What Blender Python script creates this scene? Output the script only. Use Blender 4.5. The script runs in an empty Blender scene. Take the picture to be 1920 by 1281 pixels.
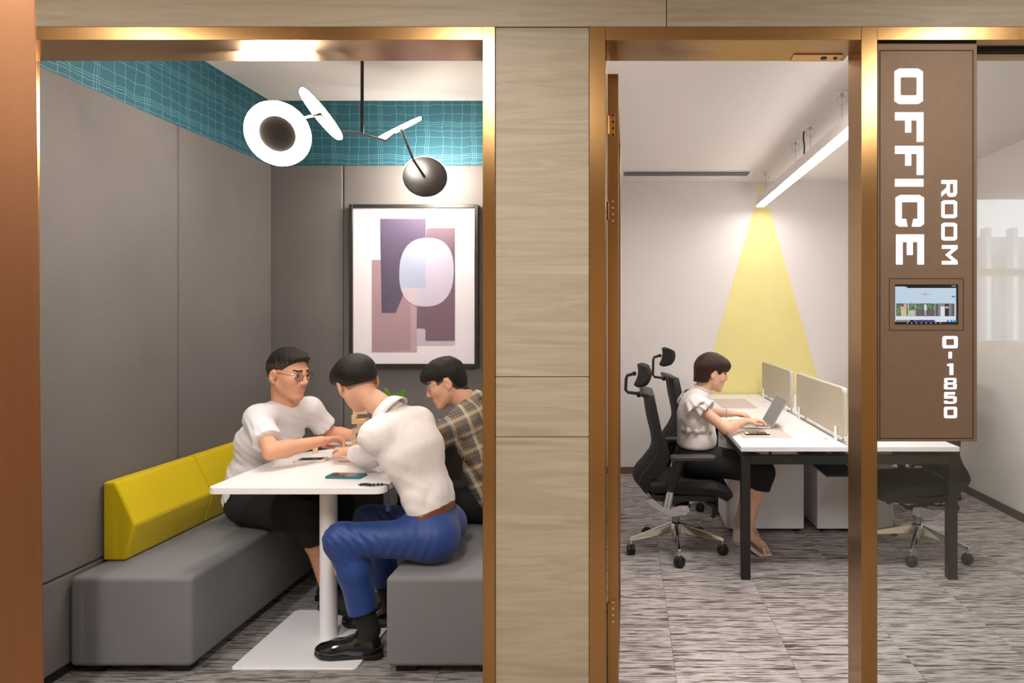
import bpy, math, random
import numpy as np
from mathutils import Vector, Matrix
random.seed(7)
scene = bpy.context.scene
COL = scene.collection

# ------------------------------------------------------------------ camera, world, exposure
F, CX, CY, EYE = 1240.0, 1175.0, 595.0, 1.456        # focal length and principal point (px of 1920x1281), eye height
cam_d = bpy.data.cameras.new('camera'); cam = bpy.data.objects.new('camera', cam_d); COL.objects.link(cam)
cam_d.sensor_width = 36.0; cam_d.sensor_fit = 'HORIZONTAL'; cam_d.lens = F / 1920 * 36.0
cam_d.shift_x = (960 - CX) / 1920; cam_d.shift_y = (CY - 640.5) / 1920
cam_d.clip_start = 0.05
cam.location = (0, 0, EYE); cam.rotation_euler = (math.pi / 2, 0, 0)
scene.camera = cam
vs = scene.view_settings
vs.view_transform = 'Standard'; vs.look = 'None'; vs.gamma = 1.0; vs.exposure = 0.35; vs.use_curve_mapping = False
world = bpy.data.worlds.new('world'); scene.world = world; world.use_nodes = True
bg = world.node_tree.nodes['Background']; bg.inputs[0].default_value = (0.80, 0.90, 1.0, 1); bg.inputs[1].default_value = 5.0
LIGHT = dict(corridor=40, office=38.0, ring=72.0, office_fill=26)

def P(x, y, Y):
    s = F / Y
    return Vector(((x - CX) / s, Y, EYE - (y - CY) / s))

# ------------------------------------------------------------------ material helpers
MATS = {}
def srgb(r, g, b):
    f = lambda c: (c / 255 / 12.92) if c / 255 <= 0.04045 else ((c / 255 + 0.055) / 1.055) ** 2.4
    return (f(r), f(g), f(b), 1)
def N(nt, kind, **kw):
    n = nt.nodes.new(kind)
    for k, v in kw.items():
        if k.startswith('i_'): n.inputs[k[2:].replace('_', ' ')].default_value = v
        else: setattr(n, k, v)
    return n
def base_mat(name):
    m = bpy.data.materials.new(name); m.use_nodes = True
    b = m.node_tree.nodes['Principled BSDF']; MATS[name] = m
    return m, m.node_tree, b
def ramp(nt, stops):
    r = nt.nodes.new('ShaderNodeValToRGB'); e = r.color_ramp.elements
    while len(e) < len(stops): e.new(0.5)
    for el, (p, c) in zip(e, stops): el.position = p; el.color = c
    return r
def coords(nt, scale=(1, 1, 1), kind='Object', rot=(0, 0, 0), rand=False):
    tc = nt.nodes.new('ShaderNodeTexCoord'); mp = nt.nodes.new('ShaderNodeMapping')
    mp.inputs['Scale'].default_value = scale; mp.inputs['Rotation'].default_value = rot
    src = tc.outputs[kind]
    if rand:
        oi = nt.nodes.new('ShaderNodeObjectInfo'); mu = nt.nodes.new('ShaderNodeMath'); mu.operation = 'MULTIPLY'
        mu.inputs[1].default_value = 37.0; nt.links.new(oi.outputs['Random'], mu.inputs[0])
        ad = nt.nodes.new('ShaderNodeVectorMath'); nt.links.new(src, ad.inputs[0]); nt.links.new(mu.outputs[0], ad.inputs[1]); src = ad.outputs[0]
    nt.links.new(src, mp.inputs['Vector'])
    return mp.outputs['Vector']
def pmat(name, col, rough=0.5, metal=0.0, var=0.0, nscale=8.0, stretch=(1, 1, 1), bump=0.0, bscale=300.0, bstretch=(1, 1, 1), bdist=0.001, coat=0.0, sheen=0.0, spec=0.5, aniso=0.0, sss=0.0, rand=False):
    m, nt, b = base_mat(name)
    b.inputs['Roughness'].default_value = rough; b.inputs['Metallic'].default_value = metal
    b.inputs['Coat Weight'].default_value = coat; b.inputs['Sheen Weight'].default_value = sheen
    b.inputs['Specular IOR Level'].default_value = spec; b.inputs['Anisotropic'].default_value = aniso
    if sss:
        b.inputs['Subsurface Weight'].default_value = sss; b.inputs['Subsurface Scale'].default_value = 0.006
        b.inputs['Subsurface Radius'].default_value = (1.0, 0.4, 0.2)
    c = srgb(*col)
    b.inputs['Base Color'].default_value = c
    if var:
        n = N(nt, 'ShaderNodeTexNoise'); n.inputs['Scale'].default_value = nscale; n.inputs['Detail'].default_value = 5
        nt.links.new(coords(nt, stretch, rand=rand), n.inputs['Vector'])
        r = ramp(nt, [(0.25, tuple(max(0, k * (1 - var)) for k in c[:3]) + (1,)), (0.75, tuple(min(1, k * (1 + var)) for k in c[:3]) + (1,))])
        nt.links.new(n.outputs['Fac'], r.inputs[0]); nt.links.new(r.outputs[0], b.inputs['Base Color'])
    if bump:
        n = N(nt, 'ShaderNodeTexNoise'); n.inputs['Scale'].default_value = bscale; n.inputs['Detail'].default_value = 3
        nt.links.new(coords(nt, bstretch), n.inputs['Vector'])
        bp = N(nt, 'ShaderNodeBump'); bp.inputs['Strength'].default_value = bump; bp.inputs['Distance'].default_value = bdist
        nt.links.new(n.outputs['Fac'], bp.inputs['Height']); nt.links.new(bp.outputs[0], b.inputs['Normal'])
    return m
def emat(name, col, strength):
    m, nt, b = base_mat(name)
    b.inputs['Base Color'].default_value = srgb(*col); b.inputs['Emission Color'].default_value = srgb(*col); b.inputs['Emission Strength'].default_value = strength
    return m

# ------------------------------------------------------------------ mesh helpers
class MB:
    def __init__(s): s.v = []; s.f = []; s.sm = []
    def add(s, vs_, fs, smooth=False):
        o = len(s.v); s.v += [tuple(v) for v in vs_]
        for f in fs: s.f.append(tuple(i + o for i in f)); s.sm.append(smooth)
        return s
    def box(s, lo, hi):
        x0, y0, z0 = lo; x1, y1, z1 = hi
        return s.add([(x0,y0,z0),(x1,y0,z0),(x1,y1,z0),(x0,y1,z0),(x0,y0,z1),(x1,y0,z1),(x1,y1,z1),(x0,y1,z1)],
                     [(0,3,2,1),(4,5,6,7),(0,1,5,4),(1,2,6,5),(2,3,7,6),(3,0,4,7)])
    def obox(s, c, size, R=None, taper=1.0):
        R = R or Matrix.Identity(3); c = Vector(c); a, b_, d = [q / 2 for q in size]
        p = []
        for z, t in ((-d, 1), (d, taper)):
            for x, y in ((-a,-b_),(a,-b_),(a,b_),(-a,b_)): p.append(c + R @ Vector((x*t, y*t, z)))
        return s.add(p, [(0,3,2,1),(4,5,6,7),(0,1,5,4),(1,2,6,5),(2,3,7,6),(3,0,4,7)])
    def cyl(s, p0, p1, r0, r1=None, seg=20, caps=True):
        r1 = r0 if r1 is None else r1
        p0 = Vector(p0); p1 = Vector(p1); d = (p1 - p0).normalized(); u = d.orthogonal().normalized(); w = d.cross(u)
        vv = [p + (u*math.cos(2*math.pi*i/seg) + w*math.sin(2*math.pi*i/seg))*r for p, r in ((p0, r0), (p1, r1)) for i in range(seg)]
        s.add(vv, [(i, (i+1)%seg, seg+(i+1)%seg, seg+i) for i in range(seg)], True)
        if caps: s.add(vv, [tuple(range(seg-1,-1,-1)), tuple(range(seg,2*seg))])
        return s
    def tube(s, pts, r, seg=10, flat=None):
        pts = [Vector(p) for p in pts]; n = len(pts); rr = r if isinstance(r, (list, tuple)) else [r]*n
        vv = []; prev = None
        for i, p in enumerate(pts):
            d = (pts[min(i+1,n-1)] - pts[max(i-1,0)]).normalized()
            u = (prev - d*prev.dot(d)) if prev is not None else d.orthogonal()
            if flat is not None: u = Vector(flat) - d*Vector(flat).dot(d)
            u.normalize(); prev = u; w = d.cross(u)
            ru, rw = rr[i] if isinstance(rr[i], (list, tuple)) else (rr[i], rr[i])
            for k in range(seg):
                a = 2*math.pi*k/seg; vv.append(p + u*math.cos(a)*ru + w*math.sin(a)*rw)
        fs = [(i*seg+k, i*seg+(k+1)%seg, (i+1)*seg+(k+1)%seg, (i+1)*seg+k) for i in range(n-1) for k in range(seg)]
        s.add(vv, fs, True); s.add(vv, [tuple(range(seg-1,-1,-1)), tuple(range((n-1)*seg, n*seg))])
        return s
    def lathe(s, prof, c=(0,0,0), seg=24, R=None):
        R = R or Matrix.Identity(3); c = Vector(c); vv = []
        for r, z in prof:
            for k in range(seg):
                a = 2*math.pi*k/seg; vv.append(c + R @ Vector((r*math.cos(a), r*math.sin(a), z)))
        n = len(prof)
        if prof[0] == prof[-1]:      # closed section: a ring without caps
            return s.add(vv[:-seg], [(i*seg+k, i*seg+(k+1)%seg, ((i+1)%(n-1))*seg+(k+1)%seg, ((i+1)%(n-1))*seg+k) for i in range(n-1) for k in range(seg)], True)
        s.add(vv, [(i*seg+k, i*seg+(k+1)%seg, (i+1)*seg+(k+1)%seg, (i+1)*seg+k) for i in range(n-1) for k in range(seg)], True)
        return s.add(vv, [tuple(range(seg-1,-1,-1)), tuple(range((n-1)*seg, n*seg))])
    def prism(s, poly, fn, d0, d1):
        n = len(poly); vv = [fn(a, b, d0) for a, b in poly] + [fn(a, b, d1) for a, b in poly]
        return s.add(vv, [tuple(range(n-1,-1,-1)), tuple(range(n,2*n))] + [(i, (i+1)%n, n+(i+1)%n, n+i) for i in range(n)])
    def sphere(s, c, r, seg=14, rings=8):
        c = Vector(c); r = r if isinstance(r, (list, tuple)) else (r, r, r); prof = []
        vv = [c + Vector((0,0,-r[2]))]
        for i in range(1, rings):
            a = math.pi*i/rings - math.pi/2
            for k in range(seg): t = 2*math.pi*k/seg; vv.append(c + Vector((r[0]*math.cos(a)*math.cos(t), r[1]*math.cos(a)*math.sin(t), r[2]*math.sin(a))))
        vv.append(c + Vector((0,0,r[2]))); e = len(vv)-1
        fs = [(0, 1+(k+1)%seg, 1+k) for k in range(seg)]
        fs += [(1+i*seg+k, 1+i*seg+(k+1)%seg, 1+(i+1)*seg+(k+1)%seg, 1+(i+1)*seg+k) for i in range(rings-2) for k in range(seg)]
        fs += [(e, 1+(rings-2)*seg+k, 1+(rings-2)*seg+(k+1)%seg) for k in range(seg)]
        return s.add(vv, fs, True)
    def mesh(s, name):
        me = bpy.data.meshes.new(name); me.from_pydata(s.v, [], s.f); me.polygons.foreach_set('use_smooth', s.sm); me.update()
        return me
    def build(s, name, mat, parent=None, bevel=0.0, seg=2, label=None):
        o = bpy.data.objects.new(name, s.mesh(name)); COL.objects.link(o)
        o.data.materials.append(MATS[mat] if isinstance(mat, str) else mat)
        if bevel:
            md = o.modifiers.new('bevel', 'BEVEL'); md.width = bevel; md.segments = seg; md.limit_method = 'ANGLE'; md.angle_limit = math.radians(40)
            if seg > 2: s_ = [True]*len(o.data.polygons); o.data.polygons.foreach_set('use_smooth', s_); o.modifiers['bevel'].harden_normals = True
        if parent is not None: adopt(o, parent)
        if label: o['label'] = label
        return o
def adopt(o, parent):
    o.parent = parent   # parts are modelled in world coordinates: undo the Empty's offset
    o.matrix_parent_inverse = Matrix.Translation(parent.location).inverted() if parent.type == 'EMPTY' else Matrix.Identity(4)
def tag(o, label=None, cat=None, group=None, kind=None):
    if label: o['label'] = label
    if cat: o['category'] = cat
    if group: o['group'] = group
    if kind: o['kind'] = kind
    return o
def thing(name, label, cat, loc=(0,0,0), group=None, kind=None):
    o = bpy.data.objects.new(name, None); COL.objects.link(o); o.location = loc; o.empty_display_size = 0.1
    return tag(o, label, cat, group, kind)
def copy_tree(o, parent=None):
    c = o.copy(); COL.objects.link(c)
    if parent is not None: c.parent = parent
    for ch in [k for k in COL.objects if k.parent == o]: copy_tree(ch, c)
    return c
def spline(pts, n):
    pts = [Vector(p) for p in pts]; out = []; m = len(pts)-1
    for i in range(n+1):
        t = i/n*m; k = min(int(t), m-1); u = t-k
        p0, p1, p2, p3 = pts[max(k-1,0)], pts[k], pts[k+1], pts[min(k+2,m)]
        out.append(0.5*((2*p1)+(p2-p0)*u+(2*p0-5*p1+4*p2-p3)*u*u+(3*p1-p0-3*p2+p3)*u**3))
    return out

# ------------------------------------------------------------------ materials
def copper(name, col, rough):
    m, nt, b = base_mat(name)
    b.inputs['Metallic'].default_value = 1.0; b.inputs['Roughness'].default_value = rough
    b.inputs['Anisotropic'].default_value = 0.5
    n = N(nt, 'ShaderNodeTexNoise'); n.inputs['Scale'].default_value = 60; n.inputs['Detail'].default_value = 6
    nt.links.new(coords(nt, (1.0, 1.0, 0.02)), n.inputs['Vector'])
    c = srgb(*col)
    r = ramp(nt, [(0.3, tuple(k*0.93 for k in c[:3]) + (1,)), (0.7, c)])
    nt.links.new(n.outputs['Fac'], r.inputs[0]); nt.links.new(r.outputs[0], b.inputs['Base Color'])
    return m
copper('copper', (168, 130, 84), 0.24)
copper('copper_post', (160, 114, 82), 0.42)
pmat('copper_dark', (96, 66, 44), 0.38, metal=0.75)
pmat('sign_bronze', (116, 94, 75), 0.55, metal=0.5, var=0.05, nscale=30)
pmat('sign_bronze_dark', (60, 46, 38), 0.5, metal=0.4)
pmat('joint_dark', (28, 22, 18), 0.8)

def wood_mat():
    m, nt, b = base_mat('pale_wood'); b.inputs['Roughness'].default_value = 0.55
    v = coords(nt, (0.55, 1.0, 7.0), rand=True)
    n1 = N(nt, 'ShaderNodeTexNoise'); n1.inputs['Scale'].default_value = 2.2; n1.inputs['Detail'].default_value = 6; n1.inputs['Distortion'].default_value = 0.9
    n2 = N(nt, 'ShaderNodeTexNoise'); n2.inputs['Scale'].default_value = 26; n2.inputs['Detail'].default_value = 8
    nt.links.new(v, n1.inputs['Vector'])
    nt.links.new(coords(nt, (0.10, 1.0, 4.0), rand=True), n2.inputs['Vector'])
    r1 = ramp(nt, [(0.28, srgb(150, 138, 117)), (0.46, srgb(171, 160, 139)), (0.54, srgb(161, 149, 127)), (0.72, srgb(177, 167, 147))])
    r2 = ramp(nt, [(0.3, (0.90, 0.89, 0.88, 1)), (0.65, (1, 1, 1, 1))])
    mx = N(nt, 'ShaderNodeMix', data_type='RGBA', blend_type='MULTIPLY'); mx.inputs[0].default_value = 0.75
    nt.links.new(n1.outputs['Fac'], r1.inputs[0]); nt.links.new(n2.outputs['Fac'], r2.inputs[0])
    nt.links.new(r1.outputs[0], mx.inputs[6]); nt.links.new(r2.outputs[0], mx.inputs[7])
    # cathedral figure and knots, stretched along the board
    w = N(nt, 'ShaderNodeTexVoronoi'); w.inputs['Scale'].default_value = 1.0; w.distance = 'EUCLIDEAN'
    nw = N(nt, 'ShaderNodeTexNoise'); nw.inputs['Scale'].default_value = 5.0
    vv = coords(nt, (2.6, 1.0, 8.5), rand=True); nt.links.new(vv, nw.inputs['Vector'])
    mxv = N(nt, 'ShaderNodeMix', data_type='VECTOR'); mxv.inputs[0].default_value = 0.22
    nt.links.new(vv, mxv.inputs[4]); nt.links.new(nw.outputs['Color'], mxv.inputs[5]); nt.links.new(mxv.outputs[1], w.inputs['Vector'])
    sn = N(nt, 'ShaderNodeMath', operation='MULTIPLY'); sn.inputs[1].default_value = 46; nt.links.new(w.outputs['Distance'], sn.inputs[0])
    si = N(nt, 'ShaderNodeMath', operation='SINE'); nt.links.new(sn.outputs[0], si.inputs[0])
    fade = ramp(nt, [(0.05, (1, 1, 1, 1)), (0.36, (0, 0, 0, 1))]); nt.links.new(w.outputs['Distance'], fade.inputs[0])
    mu = N(nt, 'ShaderNodeMath', operation='MULTIPLY'); nt.links.new(si.outputs[0], mu.inputs[0]); nt.links.new(fade.outputs[0], mu.inputs[1])
    mm = N(nt, 'ShaderNodeMath', operation='MULTIPLY_ADD'); mm.inputs[1].default_value = 0.055; mm.inputs[2].default_value = 0.95; nt.links.new(mu.outputs[0], mm.inputs[0])
    mx2 = N(nt, 'ShaderNodeMix', data_type='RGBA', blend_type='MULTIPLY'); mx2.inputs[0].default_value = 1.0
    nt.links.new(mx.outputs[2], mx2.inputs[6]); nt.links.new(mm.outputs[0], mx2.inputs[7])
    nt.links.new(mx2.outputs[2], b.inputs['Base Color'])
    bp = N(nt, 'ShaderNodeBump'); bp.inputs['Strength'].default_value = 0.15; bp.inputs['Distance'].default_value = 0.002
    nt.links.new(n2.outputs['Fac'], bp.inputs['Height']); nt.links.new(bp.outputs[0], b.inputs['Normal'])
wood_mat()

def carpet_mat(name, dark, mid, light, sy):
    m, nt, b = base_mat(name); b.inputs['Roughness'].default_value = 0.95; b.inputs['Specular IOR Level'].default_value = 0.1
    n1 = N(nt, 'ShaderNodeTexNoise'); n1.inputs['Scale'].default_value = 1.0; n1.inputs['Detail'].default_value = 2.5; n1.inputs['Roughness'].default_value = 0.65
    nt.links.new(coords(nt, (6.0, sy, 1.0), rand=True), n1.inputs['Vector'])
    r = ramp(nt, [(0.40, srgb(*dark)), (0.47, srgb(*mid)), (0.54, srgb(*light)), (0.68, srgb(*mid))])
    nt.links.new(n1.outputs['Fac'], r.inputs[0])
    n2 = N(nt, 'ShaderNodeTexNoise'); n2.inputs['Scale'].default_value = 420; n2.inputs['Detail'].default_value = 2
    nt.links.new(coords(nt, rand=True), n2.inputs['Vector'])
    r2 = ramp(nt, [(0.3, (0.6, 0.6, 0.6, 1)), (0.7, (1.15, 1.15, 1.15, 1))]); nt.links.new(n2.outputs['Fac'], r2.inputs[0])
    mx = N(nt, 'ShaderNodeMix', data_type='RGBA', blend_type='MULTIPLY'); mx.inputs[0].default_value = 0.8
    nt.links.new(r.outputs[0], mx.inputs[6]); nt.links.new(r2.outputs[0], mx.inputs[7]); nt.links.new(mx.outputs[2], b.inputs['Base Color'])
    bp = N(nt, 'ShaderNodeBump'); bp.inputs['Strength'].default_value = 0.5; bp.inputs['Distance'].default_value = 0.003
    nt.links.new(n2.outputs['Fac'], bp.inputs['Height']); nt.links.new(bp.outputs[0], b.inputs['Normal'])
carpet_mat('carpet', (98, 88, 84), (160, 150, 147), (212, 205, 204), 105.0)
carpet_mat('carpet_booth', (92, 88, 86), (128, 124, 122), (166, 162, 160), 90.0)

def fabric_mat(name, col, var=0.10, sc=350):
    m, nt, b = base_mat(name); b.inputs['Roughness'].default_value = 0.92; b.inputs['Specular IOR Level'].default_value = 0.15
    b.inputs['Sheen Weight'].default_value = 0.12
    c = srgb(*col)
    n = N(nt, 'ShaderNodeTexNoise'); n.inputs['Scale'].default_value = sc; n.inputs['Detail'].default_value = 4; nt.links.new(coords(nt), n.inputs['Vector'])
    n0 = N(nt, 'ShaderNodeTexNoise'); n0.inputs['Scale'].default_value = 3; nt.links.new(coords(nt), n0.inputs['Vector'])
    av = N(nt, 'ShaderNodeMath', operation='MULTIPLY_ADD'); av.inputs[1].default_value = 0.35; nt.links.new(n0.outputs['Fac'], av.inputs[0]); nt.links.new(n.outputs['Fac'], av.inputs[2])
    r = ramp(nt, [(0.4, tuple(k*(1-var*1.6) for k in c[:3]) + (1,)), (0.95, tuple(k*(1+var*1.6) for k in c[:3]) + (1,))])
    nt.links.new(av.outputs[0], r.inputs[0]); nt.links.new(r.outputs[0], b.inputs['Base Color'])
    bp = N(nt, 'ShaderNodeBump'); bp.inputs['Strength'].default_value = 0.25; bp.inputs['Distance'].default_value = 0.001
    nt.links.new(n.outputs['Fac'], bp.inputs['Height']); nt.links.new(bp.outputs[0], b.inputs['Normal'])
fabric_mat('grey_fabric', (106, 102, 101))
fabric_mat('bench_fabric', (116, 116, 120))
fabric_mat('yellow_fabric', (206, 184, 16), 0.05)

def wallpaper_mat():
    m, nt, b = base_mat('teal_wallpaper'); b.inputs['Roughness'].default_value = 0.7
    tc = nt.nodes.new('ShaderNodeTexCoord'); sp = N(nt, 'ShaderNodeSeparateXYZ'); nt.links.new(tc.outputs['Object'], sp.inputs[0])
    u = N(nt, 'ShaderNodeMath', operation='ADD'); nt.links.new(sp.outputs[0], u.inputs[0]); nt.links.new(sp.outputs[1], u.inputs[1])
    wob = N(nt, 'ShaderNodeTexNoise'); wob.inputs['Scale'].default_value = 9; nt.links.new(tc.outputs['Object'], wob.inputs['Vector'])
    total = None
    for axis, offs, per in (('u', (0, .013, .026, .085, .15, .21), .30), ('z', (0, .012, .026, .055, .10, .16), .21)):
        src = u.outputs[0] if axis == 'u' else sp.outputs[2]
        w = N(nt, 'ShaderNodeMath', operation='MULTIPLY_ADD'); w.inputs[1].default_value = 0.035
        nt.links.new(wob.outputs['Fac'], w.inputs[0]); nt.links.new(src, w.inputs[2])
        for o in offs:
            a = N(nt, 'ShaderNodeMath', operation='MULTIPLY_ADD'); a.inputs[1].default_value = 1/per; a.inputs[2].default_value = o/per + 10; nt.links.new(w.outputs[0], a.inputs[0])
            f = N(nt, 'ShaderNodeMath', operation='PINGPONG'); f.inputs[1].default_value = 0.5; nt.links.new(a.outputs[0], f.inputs[0])
            l = N(nt, 'ShaderNodeMath', operation='LESS_THAN'); l.inputs[1].default_value = 0.0011/per; nt.links.new(f.outputs[0], l.inputs[0])
            if total is None: total = l.outputs[0]
            else:
                t = N(nt, 'ShaderNodeMath', operation='MAXIMUM'); nt.links.new(total, t.inputs[0]); nt.links.new(l.outputs[0], t.inputs[1]); total = t.outputs[0]
    mx = N(nt, 'ShaderNodeMix', data_type='RGBA'); mx.inputs[6].default_value = srgb(30, 84, 98); mx.inputs[7].default_value = srgb(120, 172, 182)
    fm = N(nt, 'ShaderNodeMath', operation='MULTIPLY'); fm.inputs[1].default_value = 0.6; nt.links.new(total, fm.inputs[0])
    nt.links.new(fm.outputs[0], mx.inputs[0]); nt.links.new(mx.outputs[2], b.inputs['Base Color'])
wallpaper_mat()
pmat('white_paint', (228, 223, 220), 0.85, var=0.015, nscale=3)
pmat('ceiling_paint', (232, 226, 222), 0.9)
pmat('corridor_paint', (205, 186, 160), 0.85)
pmat('corridor_floor', (150, 140, 130), 0.6, var=0.1)
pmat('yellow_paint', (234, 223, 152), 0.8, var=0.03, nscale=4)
pmat('slab', (70, 66, 64), 0.9)
pmat('brown_skirting', (112, 78, 60), 0.5)
pmat('dark_skirting', (78, 70, 66), 0.6)
pmat('white_laminate', (238, 236, 238), 0.35, var=0.01)
pmat('white_metal', (236, 236, 240), 0.35)
pmat('grey_metal', (150, 150, 152), 0.4, metal=0.3)
pmat('black_metal', (26, 25, 24), 0.45)
pmat('black_plastic', (24, 23, 22), 0.45, bump=0.1, bscale=600)
pmat('chrome', (214, 216, 220), 0.12, metal=1.0)
pmat('alu', (196, 198, 204), 0.28, metal=1.0)
pmat('brass', (206, 160, 104), 0.3, metal=1.0)
pmat('screw', (60, 56, 52), 0.4, metal=0.8)
def glass_mat(name, tint=(0.97, 0.985, 0.98, 1), rough=0.0, ior=1.5):
    m, nt, b = base_mat(name); nt.nodes.remove(b)
    out = nt.nodes['Material Output']; t = N(nt, 'ShaderNodeBsdfTransparent'); t.inputs[0].default_value = tint
    g = N(nt, 'ShaderNodeBsdfGlossy'); g.inputs['Roughness'].default_value = rough
    fr = N(nt, 'ShaderNodeFresnel'); fr.inputs[0].default_value = ior
    mx = N(nt, 'ShaderNodeMixShader'); nt.links.new(fr.outputs[0], mx.inputs[0]); nt.links.new(t.outputs[0], mx.inputs[1]); nt.links.new(g.outputs[0], mx.inputs[2])
    nt.links.new(mx.outputs[0], out.inputs[0])
glass_mat('glass')
glass_mat('lens', (0.99, 0.99, 0.99, 1))

# ------------------------------------------------------------------ dimensions of the place
Y0, Y1 = 2.25, 2.436          # front wall: corridor face and room face
HD0, HD1 = 2.40, 2.445        # copper header: underside and top of its face
BX0, BX1 = -2.30, -0.46       # booth side walls (plaster)
BYB = 4.26                    # booth back wall (plaster)
BC = 2.85                     # booth ceiling
OX0, OX1, OYB, OC = -0.20, 2.82, 6.17, 2.72
CXL, CXR, CYB, CC = -3.2, 5.6, -1.75, 2.80

def S(name, mb, mat, parent=None, bevel=0.0):
    o = mb.build(name, mat, parent, bevel)
    if parent is None: o['kind'] = 'structure'
    return o

# ceiling luminaires of the corridor (their light comes first)
def corridor_light(x, y, lx, ly, power, label, CC=CC, group='recessed ceiling lights of the corridor'):
    t = thing('ceiling_light', label, 'ceiling light', (x, y, CC), group)
    z = CC - 0.02
    m = MB()
    for a, b_ in (((x-lx/2-.03, y-ly/2-.03), (x+lx/2+.03, y-ly/2)), ((x-lx/2-.03, y+ly/2), (x+lx/2+.03, y+ly/2+.03)), ((x-lx/2-.03, y-ly/2), (x-lx/2, y+ly/2)), ((x+lx/2, y-ly/2), (x+lx/2+.03, y+ly/2))):
        m.box((a[0], a[1], z), (b_[0], b_[1], CC-.001))
    m.build('light_frame', 'white_metal', t)
    d = bpy.data.lights.new('corridor_lamp', 'AREA'); d.shape = 'RECTANGLE'; d.size = lx; d.size_y = ly; d.energy = power; d.color = (1.0, 0.965, 0.92)
    o = bpy.data.objects.new('lamp', d); COL.objects.link(o); o.location = (x, y, CC - 0.008); adopt(o, t)
corridor_light(-2.25, 0.62, 0.14, 1.5, LIGHT['corridor'], 'slim recessed corridor ceiling light in front of the booth opening')
corridor_light(-0.72, 0.62, 0.14, 1.5, LIGHT['corridor'], 'slim recessed corridor ceiling light in front of the wooden pillar')
corridor_light(1.50, 0.55, 0.14, 1.8, LIGHT['corridor'], 'slim recessed corridor ceiling light in front of the room sign')
corridor_light(4.30, 0.55, 0.14, 1.8, LIGHT['corridor']*.7, 'slim recessed corridor ceiling light near the corridor window')

corridor_light(.75, 2.88, 1.2, 0.3, LIGHT['office_fill'], 'added fill light, recessed in the unseen ceiling just inside the office door', OC, 'added office ceiling lights')  # unseen ceiling light, added to brighten the office floor and cabinets

# floor: slabs with carpet tiles as pieces
fl = S('floor', MB().box((CXL-.2, CYB-.2, -0.12), (CXR, OYB+.2, -0.012)), 'slab')
S('corridor_paving', MB().box((CXL, CYB, -0.012), (CXR, Y0+.02, 0)), 'corridor_floor', fl)
def tiles(x0, x1, y0, y1, xo, yo, sz, mat, name):
    me = {}
    i0 = math.floor((x0-xo)/sz)
    for i in range(i0, i0+20):
        a, b_ = max(x0, xo+i*sz), min(x1, xo+(i+1)*sz)
        if b_-a < .01: continue
        j0 = math.floor((y0-yo)/sz)
        for j in range(j0, j0+20):
            c, d = max(y0, yo+j*sz), min(y1, yo+(j+1)*sz)
            if d-c < .01: continue
            k = (round(b_-a, 3), round(d-c, 3))
            if k not in me:
                mb = MB(); g = .0008
                mb.box((-k[0]/2+g, -k[1]/2+g, -.012), (k[0]/2-g, k[1]/2-g, 0)); me[k] = mb.mesh(name); me[k].materials.append(MATS[mat])
            o = bpy.data.objects.new(name, me[k]); COL.objects.link(o); o.parent = fl; o.location = ((a+b_)/2, (c+d)/2, random.uniform(-.0008, 0))
tiles(OX0, OX1, Y0+.02, OYB, 0.2, 2.44, .5, 'carpet', 'carpet_tile')
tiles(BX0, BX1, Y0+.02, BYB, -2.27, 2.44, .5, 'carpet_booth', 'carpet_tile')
S('partition_sill', MB().box((BX1, Y0+.02, -0.012), (OX0, BYB, 0)), 'slab', fl)

# front wall of horizontal wooden panels
fw = S('wall_front', MB().box((CXL, Y0+.03, HD1), (CXR, Y1, 3.0)).box((-.448, Y0+.03, 0), (-.127, Y1, HD1)).box((CXL, Y0+.03, 0), (-2.21, Y1, HD1)).box((2.36, Y0+.03, 0), (CXR, Y1, HD1)), 'joint_dark')
def wp(x0, x1, z0, z1):
    g = .0012
    MB().box((x0+g, Y0+.004, z0+g), (x1-g, Y0+.034, z1-g)).build('wood_panel', 'pale_wood', fw, 0.001, 1)
wp(-.448, -.127, 0, 1.0477); wp(-.448, -.127, 1.0477, 1.2527); wp(-.448, -.127, 1.2527, 2.4445)
for a, b_ in ((CXL, -2.34), (-2.34, .136), (.136, 2.6), (2.6, CXR)): wp(a, b_, 2.4455, 2.81)
for z in ((0, 1.0477), (1.0477, 1.2527), (1.2527, 2.4445)): wp(CXL, -2.21, *z); wp(2.36, CXR, *z)
MB().box((-2.7, Y0+.01, 2.81), (5.6, Y1, 3.0)).build('bulkhead', 'corridor_paint', fw)

# other walls and ceilings
wl = S('wall_left', MB().box((BX0-.1, Y1, 0), (BX0, BYB+.1, 3.0)), 'grey_fabric')
wb = S('wall_back', MB().box((BX0, BYB, 0), (BX1+.13, BYB+.1, 3.0)), 'grey_fabric')
wm = S('wall_middle', MB().box((BX1, Y1, 0), (OX0, BYB+.1, 3.0)).box((-.33, BYB+.1, 0), (OX0, OYB+.1, 3.0)), 'white_paint')
wo = S('wall_office_back', MB().box((OX0, OYB, 0), (OX1+.1, OYB+.1, 3.0)), 'white_paint')
wr = S('wall_right', MB().box((OX1, Y1, 0), (OX1+.1, OYB, 3.0)), 'white_paint')
S('ceiling_booth', MB().box((BX0-.1, Y1, BC), (BX1, BYB+.1, BC+.1)), 'ceiling_paint')
co = S('ceiling_office', MB().box((OX0, Y1, OC), (OX1+.1, OYB+.1, OC+.1)), 'ceiling_paint')
S('ceiling_corridor', MB().box((CXL-.1, CYB-.1, CC), (CXR+.1, Y0+.01, CC+.1)), 'ceiling_paint')
S('wall_corridor_left', MB().box((CXL-.1, CYB-.1, 0), (CXL, Y0+.03, CC)), 'corridor_paint')
S('wall_corridor_right', MB().box((CXR, CYB-.1, 0), (CXR+.1, Y1, CC)), 'corridor_paint')
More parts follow.
